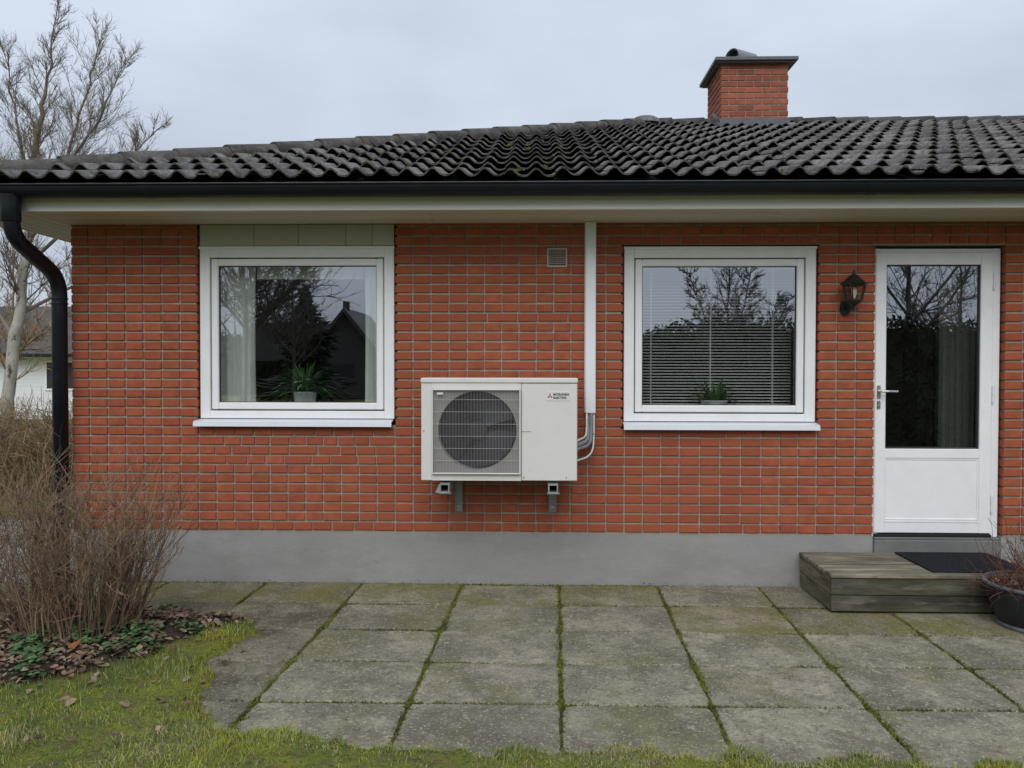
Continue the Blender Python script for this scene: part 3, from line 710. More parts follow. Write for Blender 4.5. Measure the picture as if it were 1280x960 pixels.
for kb in range(3):
    a0 = R(20+120*kb); v = []; f = []; nn = 10
    for i in range(nn+1):
        aa = a0 + R(98)*i/nn; dep = 0.045 + 0.05*i/nn
        for rad in (0.065, 0.16, 0.243): v.append((ccx+rad*math.cos(aa-0.15*rad), AY0+dep, ccz+rad*math.sin(aa-0.15*rad)))
    for i in range(nn):
        for j in range(2): f.append((i*3+j, i*3+j+1, i*3+3+j+1, i*3+3+j))
    v2 = [(p[0], p[1]+0.006, p[2]) for p in v]; L0 = len(v)
    fb = MB(); fb.add(v+v2, f + [tuple(i+L0 for i in q_)[::-1] for q_ in f]); fb.build('fan_blade', 'fan', fanp, smooth=True)
gb = MB(); ring(gb, gx0, gx1, gz0, gz1, 0.009, AY0-0.026, AY0-0.004, 0.003)
grille = gb.build('grille', 'acwhite', hp)
gw = MB(); nv = 60
for i in range(1, nv):
    x = gx0 + (gx1-gx0)*i/nv; gw.tube([(x, AY0-0.018, gz0+0.005), (x, AY0-0.018, gz1-0.005)], 0.0007, 5, False)
for i in range(1, 7):
    z = gz0 + (gz1-gz0)*i/7+0.01; gw.tube([(gx0+0.004, AY0-0.022, z), (gx1-0.004, AY0-0.022, z)], 0.0012, 6, False)
gw.build('grille_wires', 'acgrille', grille, kind='stuff')
b = MB(); b.box(gx0+0.035, gx0+0.075, AY0-0.024, AY0-0.021, gz1-0.036, gz1-0.022); b.build('badge', 'label_plate', hp)
# maker's mark: three red diamonds and two lines of text on a pale plate
b = MB(); b.box(0.078, 0.236, AY0-0.0025, AY0+0.001, 1.322, 1.384, 0.001); b.build('name_plate', 'acwhite', hp)
b = MB(); lx, lz, s_ = 0.107, 1.3535, 0.0185
for an in (90, 210, 330):
    ux, uz = math.cos(R(an)), math.sin(R(an)); vx, vz = -uz, ux
    poly = [(lx, lz), (lx+s_*.5*ux+s_*.29*vx, lz+s_*.5*uz+s_*.29*vz), (lx+s_*ux, lz+s_*uz), (lx+s_*.5*ux-s_*.29*vx, lz+s_*.5*uz-s_*.29*vz)]
    b.prism(poly, 'y', AY0-0.0040, AY0-0.0026)
b.build('emblem', 'logo_red', hp)
def text_part(body, size, x, z, y, m, parent, name):
    cu = bpy.data.curves.new(name, 'FONT'); cu.body = body; cu.size = size; cu.extrude = 0.0006; cu.offset = 0.0008; cu.space_character = 1.05
    to = bpy.data.objects.new(name, cu); COL.objects.link(to)
    bpy.context.view_layer.update()
    me = bpy.data.meshes.new_from_object(to.evaluated_get(bpy.context.evaluated_depsgraph_get()))
    COL.objects.unlink(to); bpy.data.objects.remove(to)
    me.transform(Matrix.Translation((x, y, z)) @ Matrix.Rotation(R(90), 4, 'X')); me.materials.clear(); me.materials.append(MT[m])
    o = bpy.data.objects.new(name, me); COL.objects.link(o); adopt(o, parent); return o
text_part('MITSUBISHI', 0.0195, 0.1275, 1.3575, AY0-0.0034, 'logo_text', hp, 'lettering')
text_part('ELECTRIC', 0.0195, 0.1275, 1.3365, AY0-0.0034, 'logo_text', hp, 'lettering')
b = MB()
for x in (-0.575, 0.128):
    for y in (-0.40, -0.18): b.tube([(x, y, 0.786), (x, y, 0.800)], 0.022, 12)
b.build('rubber_foot', 'dark', hp)
# brackets
for k, (xa, xr, lab) in enumerate(((-0.575, -0.527, 'grey steel wall bracket under the fan side of the heat pump'), (0.128, 0.136, 'grey steel wall bracket under the plain side of the heat pump'))):
    br = thing('wall_bracket', (xr, 0, 0.5), lab, 'bracket', 'brackets carrying the heat pump')
    q = MB(); q.box(xr-0.026, xr+0.026, -0.012, -0.003, 0.518, 0.790, 0.001); q.box(xr-0.026, xr-0.022, -0.034, -0.0125, 0.518, 0.790); q.box(xr+0.022, xr+0.026, -0.034, -0.0125, 0.518, 0.790)
    q.build('rail', 'dark_galv', br)
    q = MB(); x0, x1, z0, z1, t = xa-0.032, xa+0.032, 0.727, 0.785, 0.008
    q.box(x0, x1, -0.50, -0.035, z0, z0+t); q.box(x0, x1, -0.50, -0.035, z1-t, z1-0.0005); q.box(x0, x0+t, -0.4995, -0.035, z0+t, z1-t); q.box(x1-t, x1, -0.4995, -0.035, z0+t, z1-t)
    if k == 0: q.prism([(x0-0.028, z0), (x0, z0), (x0, z1-0.004), (x0-0.008, z1-0.012)], 'y', -0.500, -0.47)
    q.box(x0-0.006, x1+0.010, -0.503, -0.44, z0-0.005, z0-0.0005)
    q.build('arm', 'galv', br)
    q = MB(); q.tube([(xr, -0.014, 0.555), (xr, -0.006, 0.555)], 0.0085, 6); q.build('bolt', 'chrome', br)
# pipe cover and pipes
pc = thing('pipe_cover', (0.397, -0.03, 1.22), 'tall white plastic pipe cover running down the wall beside the heat pump', 'pipe cover')
q = MB(); q.box(0.360, 0.434, -0.062, -0.004, 1.219, 2.556, 0.006); q.build('cover', 'duct', pc)
q = MB(); q.box(0.357, 0.437, -0.012, -0.0035, 1.224, 2.555, 0.002); q.build('back_channel', 'duct', pc)
pp = thing('pipe_bundle', (0.39, -0.05, 1.0), 'grey pipes and white cable curving from pipe cover to heat pump', 'pipes')
for (xo, r, m, zend, yo, nm) in ((0.385, 0.014, 'insul', 1.000, -0.030, 'pipe'), (0.405, 0.011, 'insul', 0.975, -0.045, 'pipe'), (0.372, 0.007, 'cable', 1.03, -0.05, 'cable'), (0.424, 0.006, 'cable', 0.900, -0.040, 'cable')):
    q = MB(); q.tube(smooth_path([(xo, yo, 1.24), (xo, yo, 1.10), (xo-0.01, -0.10, zend+0.03), (0.27, -0.22, zend)], 0.11, 7), r, 10); q.build(nm, m, pp, smooth=True)
q = MB(); q.tube([(0.362, -0.02, 1.075), (0.425, -0.02, 1.077)], 0.003, 6); q.tube([(0.362, -0.06, 1.075), (0.425, -0.06, 1.077)], 0.003, 6); q.build('cable_tie', 'dark', pp)

# lantern
LXc, LY = 2.184, -0.125
la = thing('wall_lantern', (2.17, 0, 1.92), 'black carriage style wall lantern with clear panes left of the door', 'wall lamp')
def hexring(r, z, c=(LXc, LY), ph=0.0, n=6): return [(c[0]+r*math.cos(2*math.pi*k/n+ph), c[1]+r*math.sin(2*math.pi*k/n+ph), z) for k in range(n)]
def loft(mb, rings, cap0=True, cap1=True):
    n = len(rings[0]); v = [p for r_ in rings for p in r_]
    f = [(i*n+k, i*n+(k+1) % n, (i+1)*n+(k+1) % n, (i+1)*n+k) for i in range(len(rings)-1) for k in range(n)]
    if cap0: f.append(tuple(range(n))[::-1])
    if cap1: f.append(tuple((len(rings)-1)*n+k for k in range(n)))
    mb.add(v, f)
q = MB(); loft(q, [hexring(0.092, 2.106), hexring(0.098, 2.112), hexring(0.060, 2.140), hexring(0.026, 2.172), hexring(0.016, 2.176)]); q.build('lantern_roof', 'lampblack', la)
q = MB(); q.lathe((LXc, LY, 2.176), [(0.012, 0), (0.014, 0.006), (0.006, 0.012), (0.010, 0.018), (0.007, 0.025), (0.0, 0.029)], 12); q.build('finial', 'lampblack', la, smooth=True)
q = MB()
T, B = hexring(0.078, 2.106), hexring(0.056, 2.000)
for k in range(6): q.tube([T[k], B[k]], 0.0045, 6)
for rr_ in (T, B):
    for k in range(6): q.tube([rr_[k], rr_[(k+1) % 6]], 0.0045, 6)
q.build('cage', 'lampblack', la)
for k in range(6):
    q = MB(); c_ = Vector((LXc, LY, 0)); s_ = lambda p: (c_.x+(p[0]-c_.x)*.97, c_.y+(p[1]-c_.y)*.97, p[2])
    q.add([s_(B[k]), s_(B[(k+1) % 6]), s_(T[(k+1) % 6]), s_(T[k])], [(0, 1, 2, 3)]); q.build('lantern_pane', 'lampglass', la, fix=False)
q = MB(); q.lathe((LXc, LY, 2.012), [(0.0, 0), (0.013, 0), (0.013, 0.02), (0.018, 0.03), (0.018, 0.066), (0.012, 0.078), (0, 0.082)], 14); q.build('bulb', 'bulb', la, smooth=True)
q = MB(); loft(q, [hexring(0.060, 2.000), hexring(0.058, 1.992), hexring(0.030, 1.975), hexring(0.016, 1.968)]); q.lathe((LXc, LY, 1.930), [(0.0, 0), (0.008, 0.003), (0.010, 0.012), (0.006, 0.02), (0.012, 0.03), (0.014, 0.042)], 12); q.build('lantern_base', 'lampblack', la)
q = MB(); q.tube(smooth_path([(2.170, -0.006, 1.960), (2.170, -0.07, 1.945), (LXc, LY, 1.955)], 0.05, 5), 0.011, 10); q.build('lantern_arm', 'lampblack', la, smooth=True)
q = MB(); poly = [(2.169+0.036*sx, 1.958+0.055*sz) for sx, sz in ((0, -1), (.8, -.62), (1, 0.1), (.75, .75), (0, 1), (-.75, .75), (-1, .1), (-.8, -.62))]
q.prism(poly, 'y', -0.022, -0.003); q.build('back_plate', 'lampblack', la)

# wooden step, mat
SX0, SX1, SY0, SY1, SZ = 1.868, 3.172, -0.612, -0.006, 0.250
st = thing('wooden_step', (2.5, -0.3, 0), 'weathered wooden entrance step of grey boards below the white door', 'step')
nbd = 5; wdt = (SY1-SY0+0.012)/nbd
for i in range(nbd):
    y0 = SY0-0.012+i*wdt; dz = random.uniform(-.002, .002)
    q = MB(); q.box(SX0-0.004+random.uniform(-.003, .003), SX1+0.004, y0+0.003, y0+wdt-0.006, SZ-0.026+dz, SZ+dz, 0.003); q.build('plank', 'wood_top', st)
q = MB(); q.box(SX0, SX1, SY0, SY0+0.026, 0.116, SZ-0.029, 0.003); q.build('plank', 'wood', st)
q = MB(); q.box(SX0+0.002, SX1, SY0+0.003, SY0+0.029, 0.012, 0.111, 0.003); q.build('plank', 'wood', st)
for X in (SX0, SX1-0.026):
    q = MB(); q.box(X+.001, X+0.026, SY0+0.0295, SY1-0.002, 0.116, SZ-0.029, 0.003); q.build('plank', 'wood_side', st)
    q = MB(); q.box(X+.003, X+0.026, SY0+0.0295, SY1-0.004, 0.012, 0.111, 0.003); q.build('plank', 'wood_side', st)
q = MB(); q.box(SX0+0.03, SX1-0.03, SY0+0.035, SY1-0.01, 0.02, SZ-0.035); q.build('core', 'dark', st)
dm = MB(); dm.box(2.512, 3.140, -0.575, -0.040, SZ+0.003, SZ+0.012, 0.003)
dmo = tag(dm.build('doormat', 'mat'), 'flat black rubber doormat lying on the wooden step', 'doormat')

# ================================================================== GROUND
BND = [(-9, -0.30), (-2.90, -0.40), (-2.62, -0.62), (-2.25, -0.72), (-1.90, -0.80), (-1.66, -0.92), (-1.55, -1.08), (-1.62, -1.28), (-1.66, -1.50), (-1.55, -1.80), (-1.48, -1.95), (-1.42, -2.10), (-1.27, -2.26), (-1.22, -2.35), (-0.9, -2.39), (-0.55, -2.44), (-0.1, -2.51), (0.35, -2.48), (0.8, -2.51), (1.4, -2.52), (1.93, -2.53), (2.8, -2.54), (9, -2.54)]
BED = [(-9, -2.15), (-2.75, -2.10), (-2.45, -2.02), (-2.22, -1.93), (-2.14, -1.80), (-2.02, -1.60), (-1.92, -1.36), (-1.86, -1.12), (-1.72, -0.94), (-1.5, -0.88)]
bx, by = np.array(BND).T; ex, ey = np.array(BED).T
# signed distance to the polyline: positive on the lawn side (below / left)
def seg_dist(P, poly):
    P = np.asarray(P, float); best = np.full(len(P), 1e9)
    for (a, b) in zip(poly[:-1], poly[1:]):
        a = np.array(a); b = np.array(b); ab = b-a; t = np.clip(((P-a)@ab)/(ab@ab), 0, 1); d_ = np.linalg.norm(P-(a+t[:, None]*ab), axis=1); best = np.minimum(best, d_)
    return best
def inside(P, poly):
    x, y = P[:, 0], P[:, 1]; r_ = np.zeros(len(P), bool); j = len(poly)-1
    for i in range(len(poly)):
        xi, yi = poly[i]; xj, yj = poly[j]
        c_ = ((yi > y) != (yj > y)) & (x < (xj-xi)*(y-yi)/((yj-yi) if yj != yi else 1e-12)+xi); r_ ^= c_; j = i
    return r_
LAWN_POLY = BND + [(9, -30), (-9, -30)]
BED_POLY = BED + [(-1.5, -0.80)] + [p for p in BND[::-1] if p[0] < -1.5 and p[1] > -0.95] + [(-9, -0.3)]
def sd_lawn(P):
    d_ = seg_dist(P, BND); x, y = P[:, 0], P[:, 1]
    return np.where(inside(P, LAWN_POLY), d_, -d_) + 0.16*(vnoise(x, y, 5.0, 61)-.5) + 0.09*(vnoise(x, y, 15.0, 62)-.5)
def bed_w(P):
    d_ = seg_dist(P, BED); ins = inside(P, BED_POLY); return np.clip(0.5+np.where(ins, d_, -d_)/0.16, 0, 1)*np.where(P[:, 0] > -9, 1, 0)
def vnoise(x, y, s, seed=0):
    xs_, ys_ = x*s, y*s; xi, yi = np.floor(xs_).astype(int), np.floor(ys_).astype(int); xf, yf = xs_-xi, ys_-yi
    def hsh(a, b):
        h_ = (a*374761393 + b*668265263 + seed*974634) & 0x7fffffff; h_ = ((h_ ^ (h_ >> 13))*1274126177) & 0x7fffffff; return (h_ & 0xffff)/65535.0
    u, v_ = xf*xf*(3-2*xf), yf*yf*(3-2*yf)
    return (hsh(xi, yi)*(1-u)+hsh(xi+1, yi)*u)*(1-v_) + (hsh(xi, yi+1)*(1-u)+hsh(xi+1, yi+1)*u)*v_
def ground_h(P):
    x, y = P[:, 0], P[:, 1]
    s = sd_lawn(P); t = np.clip((s+0.02)/0.10, 0, 1); t = t*t*(3-2*t)
    h_ = -0.055 + t*(0.062 + 0.022*vnoise(x, y, 3.0) + 0.016*vnoise(x, y, 11.0, 3) + 0.035*bed_w(P)*np.clip(s/0.3, 0, 1))
    far = np.clip((y-4)/22, 0, 1)
    back = (y > 0.0)
    h_ = np.where(back, -0.03 - 0.55*far + 0.02*vnoise(x, y, 2.0), h_)
    return h_
def axis(dense0, dense1, st_, lim0, lim1):
    a_ = list(np.arange(dense0, dense1+1e-6, st_)); s_ = st_; q_ = dense1
    while q_ < lim1: s_ *= 1.35; q_ += s_; a_.append(min(q_, lim1))
    s_ = st_; q_ = dense0; pre = []
    while q_ > lim0: s_ *= 1.35; q_ -= s_; pre.append(max(q_, lim0))
    return np.array(pre[::-1] + a_)
gxa = axis(-4.2, 4.2, 0.04, -400, 400); gya = axis(-3.6, 0.0, 0.03, -400, 600)
GX, GY = np.meshgrid(gxa, gya); P = np.stack([GX.ravel(), GY.ravel()], 1); H = ground_h(P)
nx, ny = len(gxa), len(gya)
ii = (np.arange(ny-1)[:, None]*nx + np.arange(nx-1)[None, :]).ravel()
F = np.stack([ii, ii+1, ii+1+nx, ii+nx], 1)
me = bpy.data.meshes.new('lawn'); me.from_pydata(np.column_stack([P, H]).tolist(), [], F.tolist())
at = me.attributes.new('bed', 'FLOAT', 'POINT'); at.data.foreach_set('value', bed_w(P).astype(np.float32))
me.polygons.foreach_set('use_smooth', [True]*len(me.polygons)); me.materials.append(MT['ground'])
lawn = bpy.data.objects.new('lawn', me); COL.objects.link(lawn); lawn['kind'] = 'structure'
q = MB(); q.prism([(-9.5, -0.1), (-3.42, -0.1), (-3.42, 2.2), (-9.5, 2.2)], 'z', -0.06, 0.012)
tag(q.build('side_path', 'path'), kind='structure')

# paving
pv = MB(); pv.box(-4.2, 4.6, -2.53, 0.008, -0.10, -0.052)
patio = pv.build('patio', 'soil'); patio['kind'] = 'structure'
cols = [-4.00, -3.305, -2.610, -1.900, -1.215, -0.505, 0.188, 0.873, 1.575, 2.272, 2.965, 3.66]
rowsY = [0.004, -0.500, -1.015, -1.528, -2.035, -2.545]
rs = random.Random(21)
slab_list = []
for i in range(len(cols)-1):
    for j in range(len(rowsY)-1):
        if cols[i+1] < -1.95 and j >= 2: continue
        if cols[i] > 2.9 and j < 0: continue
        x0, x1 = cols[i]+0.006, cols[i+1]-0.006; y1, y0 = rowsY[j]-0.003, rowsY[j+1]+0.003
        # shape: rounded, slightly wavy outline, a few chips
        nE = 8; out = []
        cs = [(x0, y0), (x1, y0), (x1, y1), (x0, y1)]
        for c_ in range(4):
            a_, b_ = cs[c_], cs[(c_+1) % 4]
            for k in range(nE):
                t = k/nE; jx = rs.uniform(-.004, .004); jy = rs.uniform(-.003, .003)
                px, py = a_[0]+(b_[0]-a_[0])*t+jx, a_[1]+(b_[1]-a_[1])*t+jy
                if k == 0: cxm, cym = (x0+x1)/2, (y0+y1)/2; q_ = rs.uniform(.012, .05); px += (cxm-px)*q_; py += (cym-py)*q_
                out.append((px+0.030*py, py))   # joints run very slightly off square
        tz = rs.uniform(-.004, .004); tax, tay = rs.uniform(-.008, .008), rs.uniform(-.009, .009)
        cxm, cym = (x0+x1)/2, (y0+y1)/2
        z = lambda px, py: tz + tax*(px-cxm) + tay*(py-cym)
        m_ = len(out); v = []
        for (px, py) in out: v.append((px, py, -0.05))
        for (px, py) in out: v.append((px, py, z(px, py)-0.007))
        for (px, py) in out: ix, iy = px+(cxm-px)*0.014, py+(cym-py)*0.018; v.append((ix, iy, z(ix, iy)))
        f = [(k, (k+1) % m_, m_+(k+1) % m_, m_+k) for k in range(m_)] + [(m_+k, m_+(k+1) % m_, 2*m_+(k+1) % m_, 2*m_+k) for k in range(m_)] + [tuple(2*m_+k for k in range(m_))]
        mb = MB(); mb.add(v, f)
        mossy = (j == 0) or (j == 1 and cols[i] > 0.5) or cols[i+1] < -1.1
        mb.build('paving_slab', 'slab_dirt' if (cols[i+1] < -1.1 and j >= 1) else 'slab_moss' if mossy and rs.random() < 0.85 else 'slab', patio)

# moss and grit in the joints
def tufts(P, Hh, Wd, lean=0.5, seed=1, base_z=None, kink=True):
    """vectorised little blades: 5 verts, 3 tris each"""
    r_ = np.random.default_rng(seed); n_ = len(P)
    an = r_.uniform(0, 2*np.pi, n_); ln = r_.uniform(0, 1, n_)**1.0*lean*Hh; la_ = r_.uniform(0, 2*np.pi, n_)
    ux, uy = np.cos(an)*Wd/2, np.sin(an)*Wd/2; lx_, ly_ = np.cos(la_)*ln, np.sin(la_)*ln
    z0 = ground_h(P)-0.004 if base_z is None else base_z
    V = np.zeros((n_, 5, 3))
    V[:, 0] = np.column_stack([P[:, 0]-ux, P[:, 1]-uy, z0]); V[:, 1] = np.column_stack([P[:, 0]+ux, P[:, 1]+uy, z0])
    V[:, 2] = np.column_stack([P[:, 0]-ux*.75+lx_*.35, P[:, 1]-uy*.75+ly_*.35, z0+Hh*.55]); V[:, 3] = np.column_stack([P[:, 0]+ux*.75+lx_*.35, P[:, 1]+uy*.75+ly_*.35, z0+Hh*.55])
    V[:, 4] = np.column_stack([P[:, 0]+lx_, P[:, 1]+ly_, z0+Hh*np.sqrt(np.clip(1-(ln/np.maximum(Hh, 1e-6))**2*0.6, 0.1, 1))])
    b_ = np.arange(n_)[:, None]*5
    F1 = np.hstack([b_+0, b_+1, b_+3]); F2 = np.hstack([b_+0, b_+3, b_+2]); F3 = np.hstack([b_+2, b_+3, b_+4])
    return V.reshape(-1, 3), np.vstack([F1, F2, F3])
def fast_mesh(name, V, F, m, parent=None, kind='stuff', label=None, cat=None):
    me = bpy.data.meshes.new(name); n_ = len(V); k = F.shape[1]
    me.vertices.add(n_); me.vertices.foreach_set('co', np.ascontiguousarray(V, dtype=np.float32).ravel())
    me.loops.add(F.size); me.loops.foreach_set('vertex_index', np.ascontiguousarray(F, dtype=np.int32).ravel())
    me.polygons.add(len(F)); me.polygons.foreach_set('loop_start', np.arange(0, F.size, k, dtype=np.int32))
    me.update(calc_edges=True); me.validate()
    me.materials.append(MT[m]); o = bpy.data.objects.new(name, me); COL.objects.link(o); adopt(o, parent)
    return tag(o, label, cat, None, kind)
pts = []; wts = []
for ci, c_ in enumerate(cols[2:-1]):
    n_ = 1500 if ci > 0 else 300
    y = rng.uniform(-2.5, -0.02, n_); amt = 0.25+0.9*vnoise(np.full(n_, c_*3.1), y, 3.0, 5)
    keep = rng.uniform(0, 1, n_) < amt; x = c_+0.030*y + rng.normal(0, 0.0075, n_)*(0.6+amt)
    pts.append(np.column_stack([x, y])[keep])
for rj, r_ in enumerate(rowsY[1:-1]):
    n_ = 2600; x = rng.uniform(-2.7, 3.6, n_); amt = np.clip(vnoise(x, np.full(n_, r_*2.7), 2.2, 9)*1.5-0.45, 0.02, 1)
    keep = rng.uniform(0, 1, n_) < amt; pts.append(np.column_stack([x, r_+rng.normal(0, 0.005, n_)])[keep])
n_ = 900; x = rng.uniform(-2.9, 1.85, n_); pts.append(np.column_stack([x, -np.abs(rng.normal(0, 0.012, n_))-0.002]))
PJ = np.vstack(pts); PJ = PJ[sd_lawn(PJ) < 0.02]; nJ = len(PJ)
PJ = np.repeat(PJ, 3, 0) + rng.normal(0, 0.004, (nJ*3, 2)); nJ = len(PJ)
V, F = tufts(PJ, rng.uniform(0.008, 0.022, nJ), rng.uniform(0.006, 0.014, nJ), 0.9, 4, np.full(nJ, -0.012))
fast_mesh('moss', V, F, 'moss')

# grass
def scatter(n_, x0, x1, y0, y1):
    return np.column_stack([rng.uniform(x0, x1, n_), rng.uniform(y0, y1, n_)])
Pg = np.vstack([scatter(150000, -4.0, 0.2, -3.6, -0.6), scatter(70000, 0.2, 3.4, -3.3, -2.3), scatter(30000, -1.4, 3.3, -2.62, -2.36)])
s = sd_lawn(Pg); bw_ = bed_w(Pg)
vis = (Pg[:, 1] > -3.55) & (s > -0.015)
dens = 0.30+1.0*vnoise(Pg[:, 0], Pg[:, 1], 5.0, 2); dens *= np.where(vnoise(Pg[:, 0], Pg[:, 1], 7.0, 73) > 0.72, 0.3, 1.0)
keep = vis & (rng.uniform(0, 1, len(Pg)) < dens*np.clip(1.0-bw_*1.15, 0, 1))
Pg = Pg[keep]; s = s[keep]
dry = np.clip(0.10+0.55*np.clip((-2.15-Pg[:, 1])/0.5, 0, 1)*vnoise(Pg[:, 0], Pg[:, 1], 4.0, 8) + 0.25*(vnoise(Pg[:, 0], Pg[:, 1], 2.4, 6) > .62), 0, 0.75)
isdry = rng.uniform(0, 1, len(Pg)) < dry
hg = rng.uniform(0.012, 0.042, len(Pg))*(0.7+0.6*vnoise(Pg[:, 0], Pg[:, 1], 3.0, 12))
hg *= np.where((Pg[:, 1] < -2.25) & (Pg[:, 0] > -1.0), 0.62, 1.0)
hg *= np.where(s < 0.10, 1.25, 1.0)*(1+1.1*(vnoise(Pg[:, 0], Pg[:, 1], 9.0, 71) > 0.70))
hg *= np.where(vnoise(Pg[:, 0], Pg[:, 1], 3.4, 72) > 0.62, 0.45, 1.0)
A_ = ~isdry
V, F = tufts(Pg[A_], hg[A_], rng.uniform(0.0018, 0.0042, A_.sum()), 1.0, 5); fast_mesh('grass', V, F, 'grass')
V, F = tufts(Pg[isdry], hg[isdry]*0.9, rng.uniform(0.0016, 0.0034, isdry.sum()), 1.6, 6); fast_mesh('dry_grass', V, F, 'straw')
rmp = np.column_stack([rng.uniform(-2.5, 5.5, 70), rng.uniform(-0.55, 2.6, 70)]); rmp = rmp[rmp[:, 0] > CX + hipdx*(rmp[:, 1]-YE) + .3]
rmp = np.repeat(rmp, 22, 0) + rng.normal(0, .022, (len(rmp)*22, 2)); V, F = tufts(rmp, rng.uniform(.008, .022, len(rmp)), rng.uniform(.012, .028, len(rmp)), .9, 15, ZE + TAN*(rmp[:, 1]-YE) + 0.012); fast_mesh('moss', V, F, 'moss')
# sparse far lawn tufts left of the house
Pf = scatter(26000, -9.5, -3.5, 2.2, 3.4); V, F = tufts(Pf, rng.uniform(0.02, 0.07, len(Pf)), rng.uniform(0.004, 0.009, len(Pf)), 0.8, 7); fast_mesh('grass', V, F, 'grass')

# dead leaves and low weeds in the bed
def leaf_mesh(P, size, up, seed, z=None, elong=1.5, lift=None):
    r_ = np.random.default_rng(seed); n_ = len(P); an = r_.uniform(0, 2*np.pi, n_)
    d = np.column_stack([np.cos(an), np.sin(an), r_.uniform(-up, up, n_)]); sdx = np.column_stack([-np.sin(an), np.cos(an), r_.uniform(-up, up, n_)])
    z0 = (ground_h(P)+0.006 if z is None else z) + (r_.uniform(0, 0.022, n_) if lift is None else lift)
    C = np.column_stack([P, z0]); L_ = size[:, None]; w_ = L_/elong
    curl = r_.uniform(-0.35, 0.6, n_)[:, None]*L_*np.array([[0, 0, 1.0]])
    V = np.stack([C-d*L_*.5, C-d*L_*.18+sdx*w_*.5+curl*.5, C+d*L_*.2+sdx*w_*.42+curl*.55, C+d*L_*.5+curl*.2, C+d*L_*.2-sdx*w_*.42+curl*.5, C-d*L_*.18-sdx*w_*.5+curl*.6, C-d*L_*.02], 1)
    b_ = np.arange(n_)[:, None]*7
    F = np.vstack([np.hstack([b_+6, b_+i, b_+(i+1) % 6]) for i in range(6)])
    return V.reshape(-1, 3), F
Pl = scatter(7500, -4.0, -1.3, -2.2, -0.35); bw_ = bed_w(Pl); s = sd_lawn(Pl)
keep = (s > -0.10) & (rng.uniform(0, 1, len(Pl)) < np.clip(bw_, 0.03, 1)*np.where(s < 0, 0.2, 1)*(0.30+0.9*(vnoise(Pl[:, 0], Pl[:, 1], 4.5, 31) > 0.42)))
Pl = Pl[keep]; zl = np.maximum(ground_h(Pl), 0.002)+0.004
V, F = leaf_mesh(Pl, rng.uniform(0.018, 0.055, len(Pl)), 0.5, 3, zl); fast_mesh('leaf_litter', V, F, 'leaf_litter')
Pl2 = scatter(260, -4.0, 3.2, -3.2, -0.7); Pl2 = Pl2[(sd_lawn(Pl2) > 0)]; V, F = leaf_mesh(Pl2, rng.uniform(0.015, 0.04, len(Pl2)), 0.4, 9, ground_h(Pl2)+0.022); fast_mesh('leaf_litter', V, F, 'leaf_litter')
# crumbs of litter along the wall foot
Pl3 = np.column_stack([rng.uniform(-2.8, 1.85, 160), -np.abs(rng.normal(0, .035, 160))-.005]); V, F = leaf_mesh(Pl3, rng.uniform(0.006, 0.02, 160), 0.4, 10, np.full(160, 0.004)); fast_mesh('leaf_litter', V, F, 'leaf_litter')
Pw = scatter(420, -3.6, -1.45, -2.05, -0.55); bw_ = bed_w(Pw)
keep = (bw_ > 0.35) & (sd_lawn(Pw) > 0.02) & (vnoise(Pw[:, 0], Pw[:, 1], 2.8, 44) > 0.46)
Pw = Pw[keep]; V_, F_ = [], []; off = 0
for i, c_ in enumerate(Pw):
    k = rng.integers(9, 20); rad = rng.uniform(0.03, 0.085); pp_ = c_ + rng.normal(0, rad*.6, (k, 2))
    V, F = leaf_mesh(pp_, rng.uniform(0.018, 0.042, k), 0.35, 100+i, ground_h(pp_)+rng.uniform(0.01, 0.05, k), 1.15, 0.0)
    V_.append(V); F_.append(F+off); off += len(V)
fast_mesh('ground_cover', np.vstack(V_), np.vstack(F_), 'weed')
# a few leaves that stand out
for (x, y, s_, col, lab) in ((-2.36, -1.62, 0.085, (0.26, 0.085, 0.035), 'large rust brown fallen leaf at the foot of the shrub'),
                             (-2.62, -1.56, 0.080, (0.30, 0.30, 0.12), 'pale yellow green fallen leaf under the shrub'),
                             (-1.98, -1.66, 0.070, (0.42, 0.36, 0.30), 'pale pinkish fallen leaf on the edge of the mossy lawn'),
                             (-2.30, -1.93, 0.095, (0.24, 0.18, 0.14), 'big greyish brown curled leaf on the edge of the planting bed')):
    V, F = leaf_mesh(np.array([[x, y]]), np.array([s_]), 0.5, int(abs(x)*100), ground_h(np.array([[x, y]]))+0.035, 1.3, 0.0)
    MT['lf'] = mat('fallen_leaf', col, 0.7, 0.2, 30)
    fast_mesh('fallen_leaf', V, F, 'lf', kind=None, label=lab, cat='leaf')

